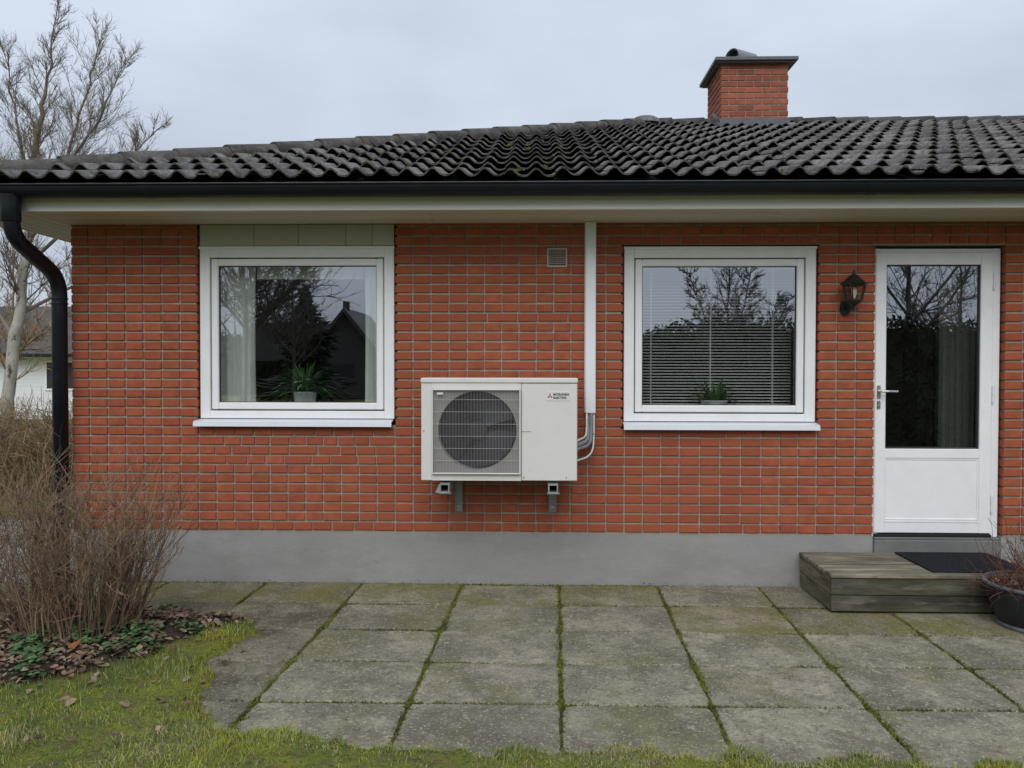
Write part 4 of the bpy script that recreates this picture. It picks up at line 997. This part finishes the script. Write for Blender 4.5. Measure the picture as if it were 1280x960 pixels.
# ================================================================== PLANTS
def wander(r_, p, d, L, n_, bend, grav=0.0):
    out = [Vector(p)]; d = Vector(d).normalized()
    for i in range(n_):
        d = (d + Vector((r_.gauss(0, bend), r_.gauss(0, bend), r_.gauss(0, bend)+grav))).normalized(); out.append(out[-1] + d*(L/n_))
    return out, d
def shrub(name, base, rx, ry, n_stems, hmin, hmax, spread, label, m, seed, rad=0.006, twigs=6, bend=0.10, xbias=0.0):
    r_ = random.Random(seed); t = thing(name, base, label, 'shrub')
    mb = MB(); tw = MB()
    for i in range(n_stems):
        a_ = r_.uniform(0, 2*math.pi); q_ = math.sqrt(r_.random()); bx_, by_ = math.cos(a_)*q_, math.sin(a_)*q_
        p = (base[0]+bx_*rx, base[1]+by_*ry, base[2]-0.02)
        tilt = spread*(0.25+0.75*q_)*r_.uniform(0.5, 1.15)
        d = Vector((math.cos(a_)*tilt+xbias, math.sin(a_)*tilt*0.8, 1)).normalized()
        L = r_.uniform(hmin, hmax)*(1.0-0.12*q_)
        pts_, dd = wander(r_, p, d, L, 8, bend, 0.02); rr_ = rad*r_.uniform(0.6, 1.3)
        mb.tube(pts_, [rr_*(1-0.80*k/8) for k in range(9)], 4, False)
        for k in range(twigs):
            f_ = r_.uniform(0.25, 0.98); j = min(7, int(f_*8)); pp_ = pts_[j].lerp(pts_[j+1], f_*8-j)
            td = (pts_[j+1]-pts_[j]).normalized() + Vector((r_.gauss(0, .55), r_.gauss(0, .55), r_.gauss(0.15, .4)))
            l_ = L*r_.uniform(0.12, 0.38)
            tp, td2 = wander(r_, pp_, td, l_, 4, bend*1.8, 0.05); tw.tube(tp, [rr_*0.45*(1-0.6*q2/4) for q2 in range(5)], 3, False)
            for _ in range(2):
                j2 = r_.randrange(1, 4); t3, _x = wander(r_, tp[j2], td2+Vector((r_.gauss(0, .7), r_.gauss(0, .7), r_.gauss(.2, .4))), l_*r_.uniform(.25, .55), 2, bend*2, 0.05)
                tw.tube(t3, [rr_*0.30, rr_*0.26, rr_*0.2], 3, False)
    mb.build('stems', m, t, kind='stuff', fix=False); tw.build('twigs', m, t, kind='stuff', fix=False)
    return t
shrub('bare_shrub', (-2.55, -1.27, 0.03), 0.29, 0.23, 225, 0.52, 1.08, 0.41, 'leafless brown shrub of many thin stems in front of the wall corner', 'twig', 3, 0.0039, 9)
shrub('bare_shrub', (-3.75, -0.95, 0.0), 0.40, 0.35, 110, 0.55, 0.95, 0.45, 'lower bare shrub at the left edge beside the big one', 'twig', 13, 0.0042, 6)
# hedge left of the house
hg_ = thing('hedge', (-7.0, 3.7, 0), 'brown leafless clipped hedge between the lawn and the neighbouring house', 'hedge')
r_ = random.Random(9); hm = MB()
for i in range(1700):
    x = r_.uniform(-9.2, -4.6); y = r_.uniform(3.3, 4.2); L = r_.uniform(0.9, 1.52)*(1+0.06*math.sin(x*2.3))
    p_, d_ = wander(r_, (x, y, -0.05), (r_.gauss(0, .22), r_.gauss(0, .22), 1), L, 6, 0.20); rr_ = r_.uniform(.004, .009); hm.tube(p_, [rr_*(1-.7*k/6) for k in range(7)], 3, False)
    for _ in range(4):
        j = r_.randrange(2, 6); tp, _x = wander(r_, p_[j], (r_.gauss(0, 1), r_.gauss(0, 1), r_.gauss(.5, .6)), r_.uniform(.12, .32), 3, .3); hm.tube(tp, [rr_*.6, rr_*.5, rr_*.4, rr_*.3], 3, False)
hm.build('hedge_twigs', 'hedge', hg_, kind='stuff', fix=False)

# trees
def tree(name, label, leaders, seed, trunk_mat, br_mat, density=1.0, tip=0.006, n1=13, n2=6, n3=4, lmul=1.0, updrift=0.05, group=None, cat='tree', brk=.42, bnd=.13, up=1.0, sp=.6):
    r_ = random.Random(seed); base = leaders[0][0][0]
    t = thing(name, base, label, cat, group); tm = MB(); cm = MB()
    for li, (pts_, r0, r1, bstart) in enumerate(leaders):
        P_ = [Vector(p) for p in pts_]; P_ = smooth_path(P_, 0.6, 4) if len(P_) > 2 else P_
        P_ = [p + Vector((r_.gauss(0, .02), r_.gauss(0, .02), 0)) for p in P_]
        m_ = len(P_); (tm if li == 0 else cm).tube(P_, [r0+(r1-r0)*(k/(m_-1))**0.8 for k in range(m_)], 9)
        cum = [0]
        for a_, b_ in zip(P_[:-1], P_[1:]): cum.append(cum[-1]+(b_-a_).length)
        T_ = cum[-1]; nb_ = int(n1*density)
        for i in range(nb_):
            f_ = bstart+(1-bstart)*((i+r_.random())/nb_); s_ = f_*T_; j = max(k for k in range(m_-1) if cum[k] <= s_ + 1e-9)
            p = P_[j].lerp(P_[j+1], (s_-cum[j])/max(1e-6, cum[j+1]-cum[j])); dr = (P_[j+1]-P_[j]).normalized()
            az_ = r_.uniform(0, 2*math.pi); sdv = Vector((math.cos(az_), math.sin(az_), 0)); rad = (r0+(r1-r0)*f_)
            d = (dr*r_.uniform(.35, .8)*up + sdv*r_.uniform(.6, 1.0)/up); L = lmul*T_*r_.uniform(.16, .34)*(1.15-f_*0.75)
            b1, d1 = wander(r_, p, d, L, 6, bnd, updrift); rb_ = max(tip*1.5, rad*brk)
            cm.tube(b1, [rb_+(tip-rb_)*k/6 for k in range(7)], 5, False)
            for _ in range(n2):
                k = r_.randrange(1, 6); d2 = (b1[k+1]-b1[k]).normalized()+Vector((r_.gauss(0, sp), r_.gauss(0, sp), r_.gauss(.1, .4)))
                L2 = L*r_.uniform(.25, .6); b2, dd2 = wander(r_, b1[k], d2, L2, 4, bnd*1.35, updrift); r2 = max(tip, rb_*.5)
                cm.tube(b2, [r2+(tip*.7-r2)*q_/4 for q_ in range(5)], 4, False)
                for _ in range(n3):
                    k3 = r_.randrange(1, 5); d3 = dd2+Vector((r_.gauss(0, .7), r_.gauss(0, .7), r_.gauss(.15, .5)))
                    b3, dd3 = wander(r_, b2[k3], d3, L2*r_.uniform(.3, .7), 3, bnd*1.5, updrift); cm.tube(b3, [tip*.75, tip*.65, tip*.55, tip*.45], 3, False)
    tm.build('trunk', trunk_mat, t, smooth=True, fix=False); cm.build('crown', br_mat, t, fix=False)
    return t
Yb = 7.5
bl = [([(-8.95, Yb, -0.3), (-8.82, Yb, 1.1), (-8.60, Yb, 2.34), (-8.48, Yb, 3.4), (-8.36, Yb, 4.4), (-8.23, Yb, 5.1)], 0.112, 0.055, 0.5),
      ([(-8.25, Yb, 5.05), (-8.19, Yb, 5.75), (-8.08, Yb+.1, 6.6), (-8.00, Yb+.1, 7.5)], 0.052, 0.008, 0.0),
      ([(-8.46, Yb, 3.7), (-8.0, Yb+.2, 4.7), (-7.72, Yb+.2, 5.6), (-7.45, Yb+.2, 6.5), (-7.35, Yb+.3, 7.1)], 0.036, 0.007, 0.15),
      ([(-8.48, Yb, 3.5), (-7.85, Yb-.2, 4.5), (-7.25, Yb-.2, 5.4), (-6.85, Yb-.2, 6.1), (-6.65, Yb-.2, 6.6)], 0.034, 0.007, 0.2),
      ([(-8.55, Yb, 3.2), (-7.7, Yb+.3, 4.2), (-6.9, Yb+.3, 5.05), (-6.35, Yb+.3, 5.6)], 0.032, 0.007, 0.3),
      ([(-8.40, Yb, 4.2), (-8.7, Yb+.3, 5.1), (-8.85, Yb+.3, 6.0), (-8.9, Yb+.2, 6.9)], 0.04, 0.008, 0.1),
      ([(-8.5, Yb, 3.4), (-9.1, Yb-.3, 4.5), (-9.4, Yb-.3, 5.6), (-9.5, Yb-.3, 6.6)], 0.04, 0.008, 0.1),
      ([(-8.6, Yb, 2.4), (-7.9, Yb+.5, 3.0), (-7.2, Yb+.7, 3.4), (-6.6, Yb+.7, 3.7)], 0.03, 0.007, 0.2),
      ([(-8.65, Yb, 2.0), (-9.3, Yb+.4, 2.7), (-9.8, Yb+.6, 3.5)], 0.034, 0.008, 0.2)]
tree('birch_tree', 'bare birch with pale spotted leaning trunk standing behind the hedge', bl, 5, 'birch', 'branch', 1.0, 0.0030, 34, 9, 5, 0.95, 0.075, brk=.19, bnd=.065, up=1.3, sp=.45)
# neighbouring house
nh = thing('white_house', (-24, 27, -0.6), 'white single storey house with dark roof beyond the hedge', 'house')
q = MB()
zz = -0.6
while zz < 2.0: q.box(-36, -12, 27.0-0.012, 33, zz, min(zz+0.148, 2.03)); q.box(-36, -12, 27.0, 33, zz+0.148, zz+0.155); zz += 0.155
q.build('wall', 'nwall', nh)
q = MB(); q.prism([(26.35, 2.03), (26.35, 2.16), (30, 4.35), (33.65, 2.16), (33.65, 2.03), (30, 4.2)], 'x', -36.6, -11.4); nroof = q.build('roof', 'nroof', nh)
q = MB(); q.box(-36.6, -11.4, 26.22, 26.34, 2.02, 2.14, 0.02); q.build('gutter', 'black_metal', nh)
q = MB(); q.box(-36.5, -11.5, 26.345, 26.99, 1.99, 2.025); q.build('soffit', 'fascia', nh)
for X in (-20.25, -25.5, -30.5):
    q = MB(); ring(q, X, X+1.3, 0.62, 1.88, 0.09, 26.94, 27.05, 0.01); nw = q.build('window', 'white', nh)
    q = MB(); q.box(X+0.09, X+1.21, 26.97, 26.98, 0.71, 1.79); q.build('pane', 'seal', nw)

r_ = random.Random(2)
tree('bare_tree', 'brown bare tree beside the white neighbouring house', [([(-17.0, 20, -.4), (-17.1, 20, 2.0), (-16.9, 20, 4.2), (-17.0, 20, 6.0)], .09, .015, .2), ([(-17, 20, 1.6), (-16.2, 20.3, 3.2), (-15.6, 20.3, 4.8)], .05, .012, .1), ([(-17, 20, 1.3), (-18.0, 20.3, 2.9), (-18.6, 20.3, 4.4)], .05, .012, .1), ([(-17, 20, 1.9), (-16.0, 19.8, 2.6), (-15.0, 19.8, 3.3)], .04, .01, .1)], 44, 'hedge', 'hedge', 1.2, .009, 16, 6, 4)
# potted plant by the step
pt = thing('potted_plant', (3.00, -0.835, 0), 'wide black pot of withered brown twigs beside the step', 'potted plant')
q = MB(); q.lathe((3.00, -0.835, 0.0), [(0.0, 0.012), (0.195, 0.012), (0.205, 0.02), (0.222, 0.06), (0.250, 0.13), (0.268, 0.20), (0.276, 0.248), (0.262, 0.248), (0.252, 0.20), (0.0, 0.20)], 40); q.build('pot', 'pot', pt, smooth=True)
q = MB(); q.lathe((3.00, -0.835, 0.0), [(0.270, 0.240), (0.288, 0.244), (0.291, 0.256), (0.286, 0.264), (0.268, 0.264), (0.262, 0.250)], 40); q.lathe((3.00, -0.835, 0), [(0.0, 0.002), (0.212, 0.002), (0.217, 0.010), (0.215, 0.026), (0.203, 0.028)], 40); q.build('rim', 'potrim', pt, smooth=True)
q = MB(); q.lathe((3.00, -0.835, 0.0), [(0.262, 0.205), (0.15, 0.225), (0.0, 0.235)], 30); q.build('soil', 'soil', pt, smooth=True)
r_ = random.Random(77); tw = MB()
for i in range(170):
    a_ = r_.uniform(0, 2*math.pi); q_ = math.sqrt(r_.random())*0.22; p = (3.0+q_*math.cos(a_), -0.835+q_*math.sin(a_), 0.21)
    upr = r_.random() < 0.55
    d = (r_.gauss(0, .35), r_.gauss(0, .3), 1) if upr else (math.cos(a_)*1.0, math.sin(a_)*1.0, r_.uniform(.05, .6))
    L = r_.uniform(.16, .52) if upr else r_.uniform(.12, .30)
    p_, d_ = wander(r_, p, d, L, 6, .18, 0.0); rr_ = r_.uniform(.0016, .0032); tw.tube(p_, [rr_*(1-.55*k/6) for k in range(7)], 4, False)
    for _ in range(4):
        j = r_.randrange(1, 6); tp, _x = wander(r_, p_[j], (r_.gauss(0, 1), r_.gauss(0, 1), r_.gauss(.3, .7)), r_.uniform(.03, .11), 3, .25); tw.tube(tp, [rr_*.6, rr_*.5, rr_*.45, rr_*.3], 3, False)
tw.build('twigs', 'potplant', pt, kind='stuff', fix=False)
Pq = np.column_stack([3.0+rng.normal(0, .12, 260), -0.835+rng.normal(0, .12, 260)]); Pq = Pq[np.hypot(Pq[:, 0]-3.0, Pq[:, 1]+.835) < .25]
V, F = leaf_mesh(Pq, rng.uniform(.01, .035, len(Pq)), .8, 5, 0.225+rng.uniform(0, .05, len(Pq))); fast_mesh('dead_leaves', V, F, 'leaf_litter', pt)

# ================================================================== BEHIND THE GLASS
def curtain(name, x0, x1, z0, z1, y, amp, waves, m, label, seed):
    r_ = random.Random(seed); mb = MB(); nxx = int((x1-x0)/0.008)+8; nzz = 10; v = []; ph = r_.uniform(0, 6)
    for side in (0, 1):
        for j in range(nzz+1):
            for i in range(nxx+1):
                u = i/nxx; t = j/nzz
                yy = y + amp*(0.75+0.35*t)*math.sin(u*waves*2*math.pi + ph + 0.25*math.sin(t*2+u*5)) + amp*.4*math.sin(u*waves*4.7*math.pi+1.1) + side*0.002
                v.append((x0+(x1-x0)*u + 0.006*math.sin(t*3+u*9), yy, z1+(z0-z1)*t))
    n1_ = (nxx+1)*(nzz+1); f = []
    for side in (0, 1):
        for j in range(nzz):
            for i in range(nxx):
                a_ = side*n1_+j*(nxx+1)+i; f.append((a_, a_+1, a_+nxx+2, a_+nxx+1) if side == 0 else (a_, a_+nxx+1, a_+nxx+2, a_+1))
    mb.add(v, f); return tag(mb.build(name, m, None, smooth=True, fix=False), label, 'curtain', 'curtains inside the house')
curtain('curtain', -2.33, -2.045, 1.255, 2.36, 0.185, 0.022, 5, 'curtain', 'long pale curtain at the left side of the left window', 1)
curtain('curtain', -1.238, -1.06, 1.255, 2.36, 0.185, 0.016, 3, 'curtain', 'narrow pale curtain at the right side of the left window', 2)
curtain('curtain', -2.04, -1.243, 2.185, 2.38, 0.185, 0.008, 9, 'curtain', 'short pale valance across the top of the left window', 3)
curtain('curtain', 2.94, 3.20, 0.45, 2.35, 0.22, 0.020, 5, 'doorcurtain', 'dim grey curtain hanging behind the glass of the door', 4)
def strap_plant(name, c, label, n_, L0, L1, pr, ph, seed, dome=1.0, spreadx=1.0, spready=.6):
    r_ = random.Random(seed); t = thing(name, c, label, 'houseplant', 'plants on the window sills'); 
    q = MB(); q.lathe(c, [(0, 0.0), (pr*.82, 0.0), (pr*.86, .006), (pr, ph-.008), (pr*1.04, ph-.006), (pr*1.04, ph), (pr*.92, ph), (pr*.88, ph-.02), (0, ph-.02)], 24); q.build('pot', 'ceramic', t, smooth=True)
    q = MB(); q.lathe((c[0], c[1], c[2]+ph-.019), [(pr*.89, 0), (0, .004)], 16); q.build('soil', 'soil', t)
    lf = MB()
    for i in range(n_):
        a_ = r_.uniform(0, 2*math.pi); L = r_.uniform(L0, L1); el = r_.uniform(.5, 1.35)*dome
        d = Vector((math.cos(a_)*math.cos(el)*spreadx, math.sin(a_)*math.cos(el)*spready, math.sin(el))).normalized(); p = Vector((c[0]+math.cos(a_)*pr*.3, c[1]+math.sin(a_)*pr*.3, c[2]+ph-.02))
        pts_ = [p]; 
        for k in range(7): d = (d+Vector((0, 0, -.20))).normalized(); pts_.append(pts_[-1]+d*L/7)
        sd_ = Vector((-math.sin(a_), math.cos(a_), 0)); v = []; w0 = r_.uniform(.008, .013)
        for k, p_ in enumerate(pts_): wv = w0*(1-(k/7)**2*.95); v += [p_-sd_*wv, p_+Vector((0, 0, -wv*.4)), p_+sd_*wv]
        lf.add(v, [(k*3+j, k*3+j+1, k*3+j+4, k*3+j+3) for k in range(7) for j in (0, 1)])
    lf.build('leaves', 'houseplant', t, kind='stuff', fix=False, smooth=True)
strap_plant('potted_plant', (-1.690, 0.22, 1.252), 'arching spider plant in a white pot on the sill of the left window', 150, .17, .30, .085, .108, 4)
strap_plant('potted_plant', (1.310, 0.185, 1.240), 'dim green plant in a pale bowl in front of the lowered blind', 75, .10, .22, .095, .066, 6, 1.1, 1.0, .4)
vb = thing('venetian_blind', (1.30, 0.16, 1.25), 'white venetian blind with open slats lowered behind the right window', 'blind')
q = MB(); q.box(0.705, 1.905, 0.285, 0.320, 2.268, 2.298, .002); q.build('head_rail', 'slat', vb)
q = MB(); n = 5; v = []
for X in (0.712, 1.895):
    for k in range(n+1): u = k/n-.5; v.append((X, u*.025, .0025*(1-4*u*u) + u*0.0075))
mb = MB(); mb.add(v, [(k, k+1, n+1+k+1, n+1+k) for k in range(n)]); sm = mb.mesh('slat', True, False); sm.materials.append(MT['slat'])
z = 2.250
while z > 1.262:
    inst('slat', sm, (0, 0.302, z), vb, rot=(random.uniform(-.02, .02), 0, 0)); z -= 0.0222
q = MB(); q.box(0.712, 1.895, .290, .314, 1.246, 1.256, .002); q.build('bottom_rail', 'slat', vb)
for X in (0.868, 1.305, 1.760):
    q = MB(); q.box(X-.003, X+.003, .2885, .2895, 1.25, 2.27); q.box(X-.003, X+.003, .3145, .3155, 1.25, 2.27); q.build('ladder_tape', 'slat', vb)

# ================================================================== THE GARDEN OPPOSITE (seen mirrored in the glass)
def bare(nm, x, y, h_, w_, seed, lab, r0=.085, dens=1.0):
    r_ = random.Random(seed); L = [([(x, y, -.1), (x+.05, y, h_*.35), (x-.05, y, h_*.7), (x+.05, y, h_)], r0, .02, .22)]
    for k in range(4):
        a_ = r_.uniform(0, 6.28); z0 = h_*r_.uniform(.18, .4); L.append(([(x, y, z0), (x+math.cos(a_)*w_*.3, y+math.sin(a_)*w_*.3, z0+h_*.2), (x+math.cos(a_)*w_*.5, y+math.sin(a_)*w_*.5, z0+h_*.48)], r0*.45, .015, .1))
    tree(nm, lab, L, seed, 'bark_dark', 'bark_dark', dens, .009, 15, 6, 4, 1.0, .05, 'trees of the garden opposite')
G = 'trees of the garden opposite'
bare('bare_tree', 6.0, -19, 5.4, 3.6, 31, 'bare spreading tree mirrored in the right window', .06, 2.6)
bare('bare_tree', 10.0, -16, 9.0, 4.5, 32, 'tall bare tree with straight trunk mirrored in the door glass')
bare('bare_tree', 14.6, -22, 6.5, 4.5, 33, 'bare tree mirrored at the right edge of the door glass')
bare('bare_tree', -7.6, -15, 8.5, 5.0, 34, 'large bare tree mirrored in the left window', .10, 2.4)
bare('bare_tree', -8.4, -22, 6.0, 5.0, 35, 'smaller bushy bare tree mirrored left of the dark conifer', .07, 2.2)
r_ = random.Random(4); sp = thing('spruce_tree', (-10.8, -32, 0), 'dark spruce mirrored in the middle of the left window', 'tree', G)
q = MB(); q.tube([(-10.8, -32, -.1), (-10.8, -32, 5.6)], [.14, .02], 8); q.build('trunk', 'bark_dark', sp)
cr_ = MB()
for i in range(3800):
    f_ = r_.random()**.8; z = 0.2+5.3*f_; rad = ((1.0-f_)**.75*2.3*r_.uniform(.25, 1.1)+.05)*(1+.25*math.sin(z*2.1+1)); a_ = r_.uniform(0, 6.28); c_, s_ = math.cos(a_), math.sin(a_)
    p = Vector((-10.8, -32, z))+Vector((c_, s_, 0))*rad*.45; e = Vector((-10.8, -32, z))+Vector((c_*rad, s_*rad, r_.uniform(-.3, .15)*rad)); sd_ = Vector((-s_, c_, r_.gauss(0, .3)))*.07
    cr_.add([p, p.lerp(e, .6)-sd_, e, p.lerp(e, .6)+sd_], [(0, 1, 2, 3)])
cr_.build('crown', 'needle', sp, fix=False)
oh = thing('gabled_house', (-9.9, -36, 0), 'grey gabled house mirrored at the right of the left window', 'house')
HX = -9.9
q = MB(); q.prism([(HX-1.9, 0), (HX+1.9, 0), (HX+1.9, 2.2), (HX-1.9, 2.2)], 'y', -42, -36); q.build('wall', 'nroof', oh)
q = MB(); q.prism([(HX-2.2, 2.0), (HX, 4.75), (HX+2.2, 2.0), (HX+2.05, 1.9), (HX, 4.5), (HX-2.05, 1.9)], 'y', -42.4, -35.6); q.prism([(HX-1.9, 2.2), (HX+1.9, 2.2), (HX, 4.49)], 'y', -41.9, -36.05)
q.prism([(HX-6.5, 2.0), (HX, 2.0), (HX, 4.1), (HX-5.9, 4.1)], 'y', -41.5, -38.5); q.build('roof', 'nroof', oh)
q = MB(); q.box(HX-0.5, HX+.5, -36.02, -35.98, .8, 1.8); q.build('window', 'seal', oh)
q = MB(); q.box(HX-.2, HX+.1, -36.6, -36.3, 4.3, 5.1); q.build('chimney', 'nroof', oh)
# clipped hedge across the lawn, and the wood far behind it
ch = thing('clipped_hedge', (11, -10.6, 0), 'dark clipped hedge across the lawn mirrored in the right window and the door', 'hedge')
r_ = random.Random(8); cm_ = MB(); nn_ = 60
def hz(x): return 2.42 - 0.75*max(0, 1-(x-1.2)/2.2)**2 + .05*math.sin(x*2.1) + .03*math.sin(x*5.3)
for i in range(nn_):
    x0_ = 1.2+i*20/nn_; x1_ = x0_+20/nn_; cm_.box(x0_, x1_+.02, -11.2+.04*math.sin(i*1.7), -10.15+.05*math.sin(i*2.3), -.05, hz(x0_)-.10)
cm_.build('hedge_core', 'thicket', ch)
lf_ = MB()
for i in range(16000):
    x = r_.uniform(1.1, 21.3); H_ = hz(x)
    if r_.random() < .35: p = Vector((x, r_.uniform(-11.2, -10.1), H_+r_.gauss(-.03, .09)))
    else: p = Vector((x, r_.gauss(-10.08, .04), r_.uniform(0, H_)))
    s_ = r_.uniform(.03, .075); d_ = Vector((r_.gauss(0, 1), r_.gauss(0, 1), r_.gauss(0, 1))).normalized()*s_; e_ = d_.orthogonal().normalized()*s_*.5
    lf_.add([p-d_, p+e_, p+d_, p-e_], [(0, 1, 2, 3)])
lf_.build('hedge_leaves', 'thicket', ch, kind='stuff', fix=False)
th_ = MB()
def hgt(x): return 3.2+0.5*math.sin(x*.21)+.4*math.sin(x*.53+1)+(-.5 if -16 < x < -7 else 0)
for i in range(120):
    x0_ = -40+i*.75; th_.box(x0_, x0_+.8, -46, -44+.3*math.sin(i*1.9), -.1, hgt(x0_)*.9+.35*r_.random())
for i in range(15000):
    x = r_.uniform(-40, 50); H_ = hgt(x)+.25; z = r_.random()**.6*H_*1.05; p = Vector((x, -43.6+r_.gauss(0, .3), z))
    s_ = r_.uniform(.10, .35); d_ = Vector((r_.gauss(0, .5), r_.gauss(0, .5), r_.gauss(0, 1))).normalized()*s_; e_ = d_.orthogonal().normalized()*s_*.3
    th_.add([p-d_, p+e_, p+d_, p-e_], [(0, 1, 2, 3)])
tag(th_.build('far_thicket', 'thicket', None, fix=False), kind='stuff')
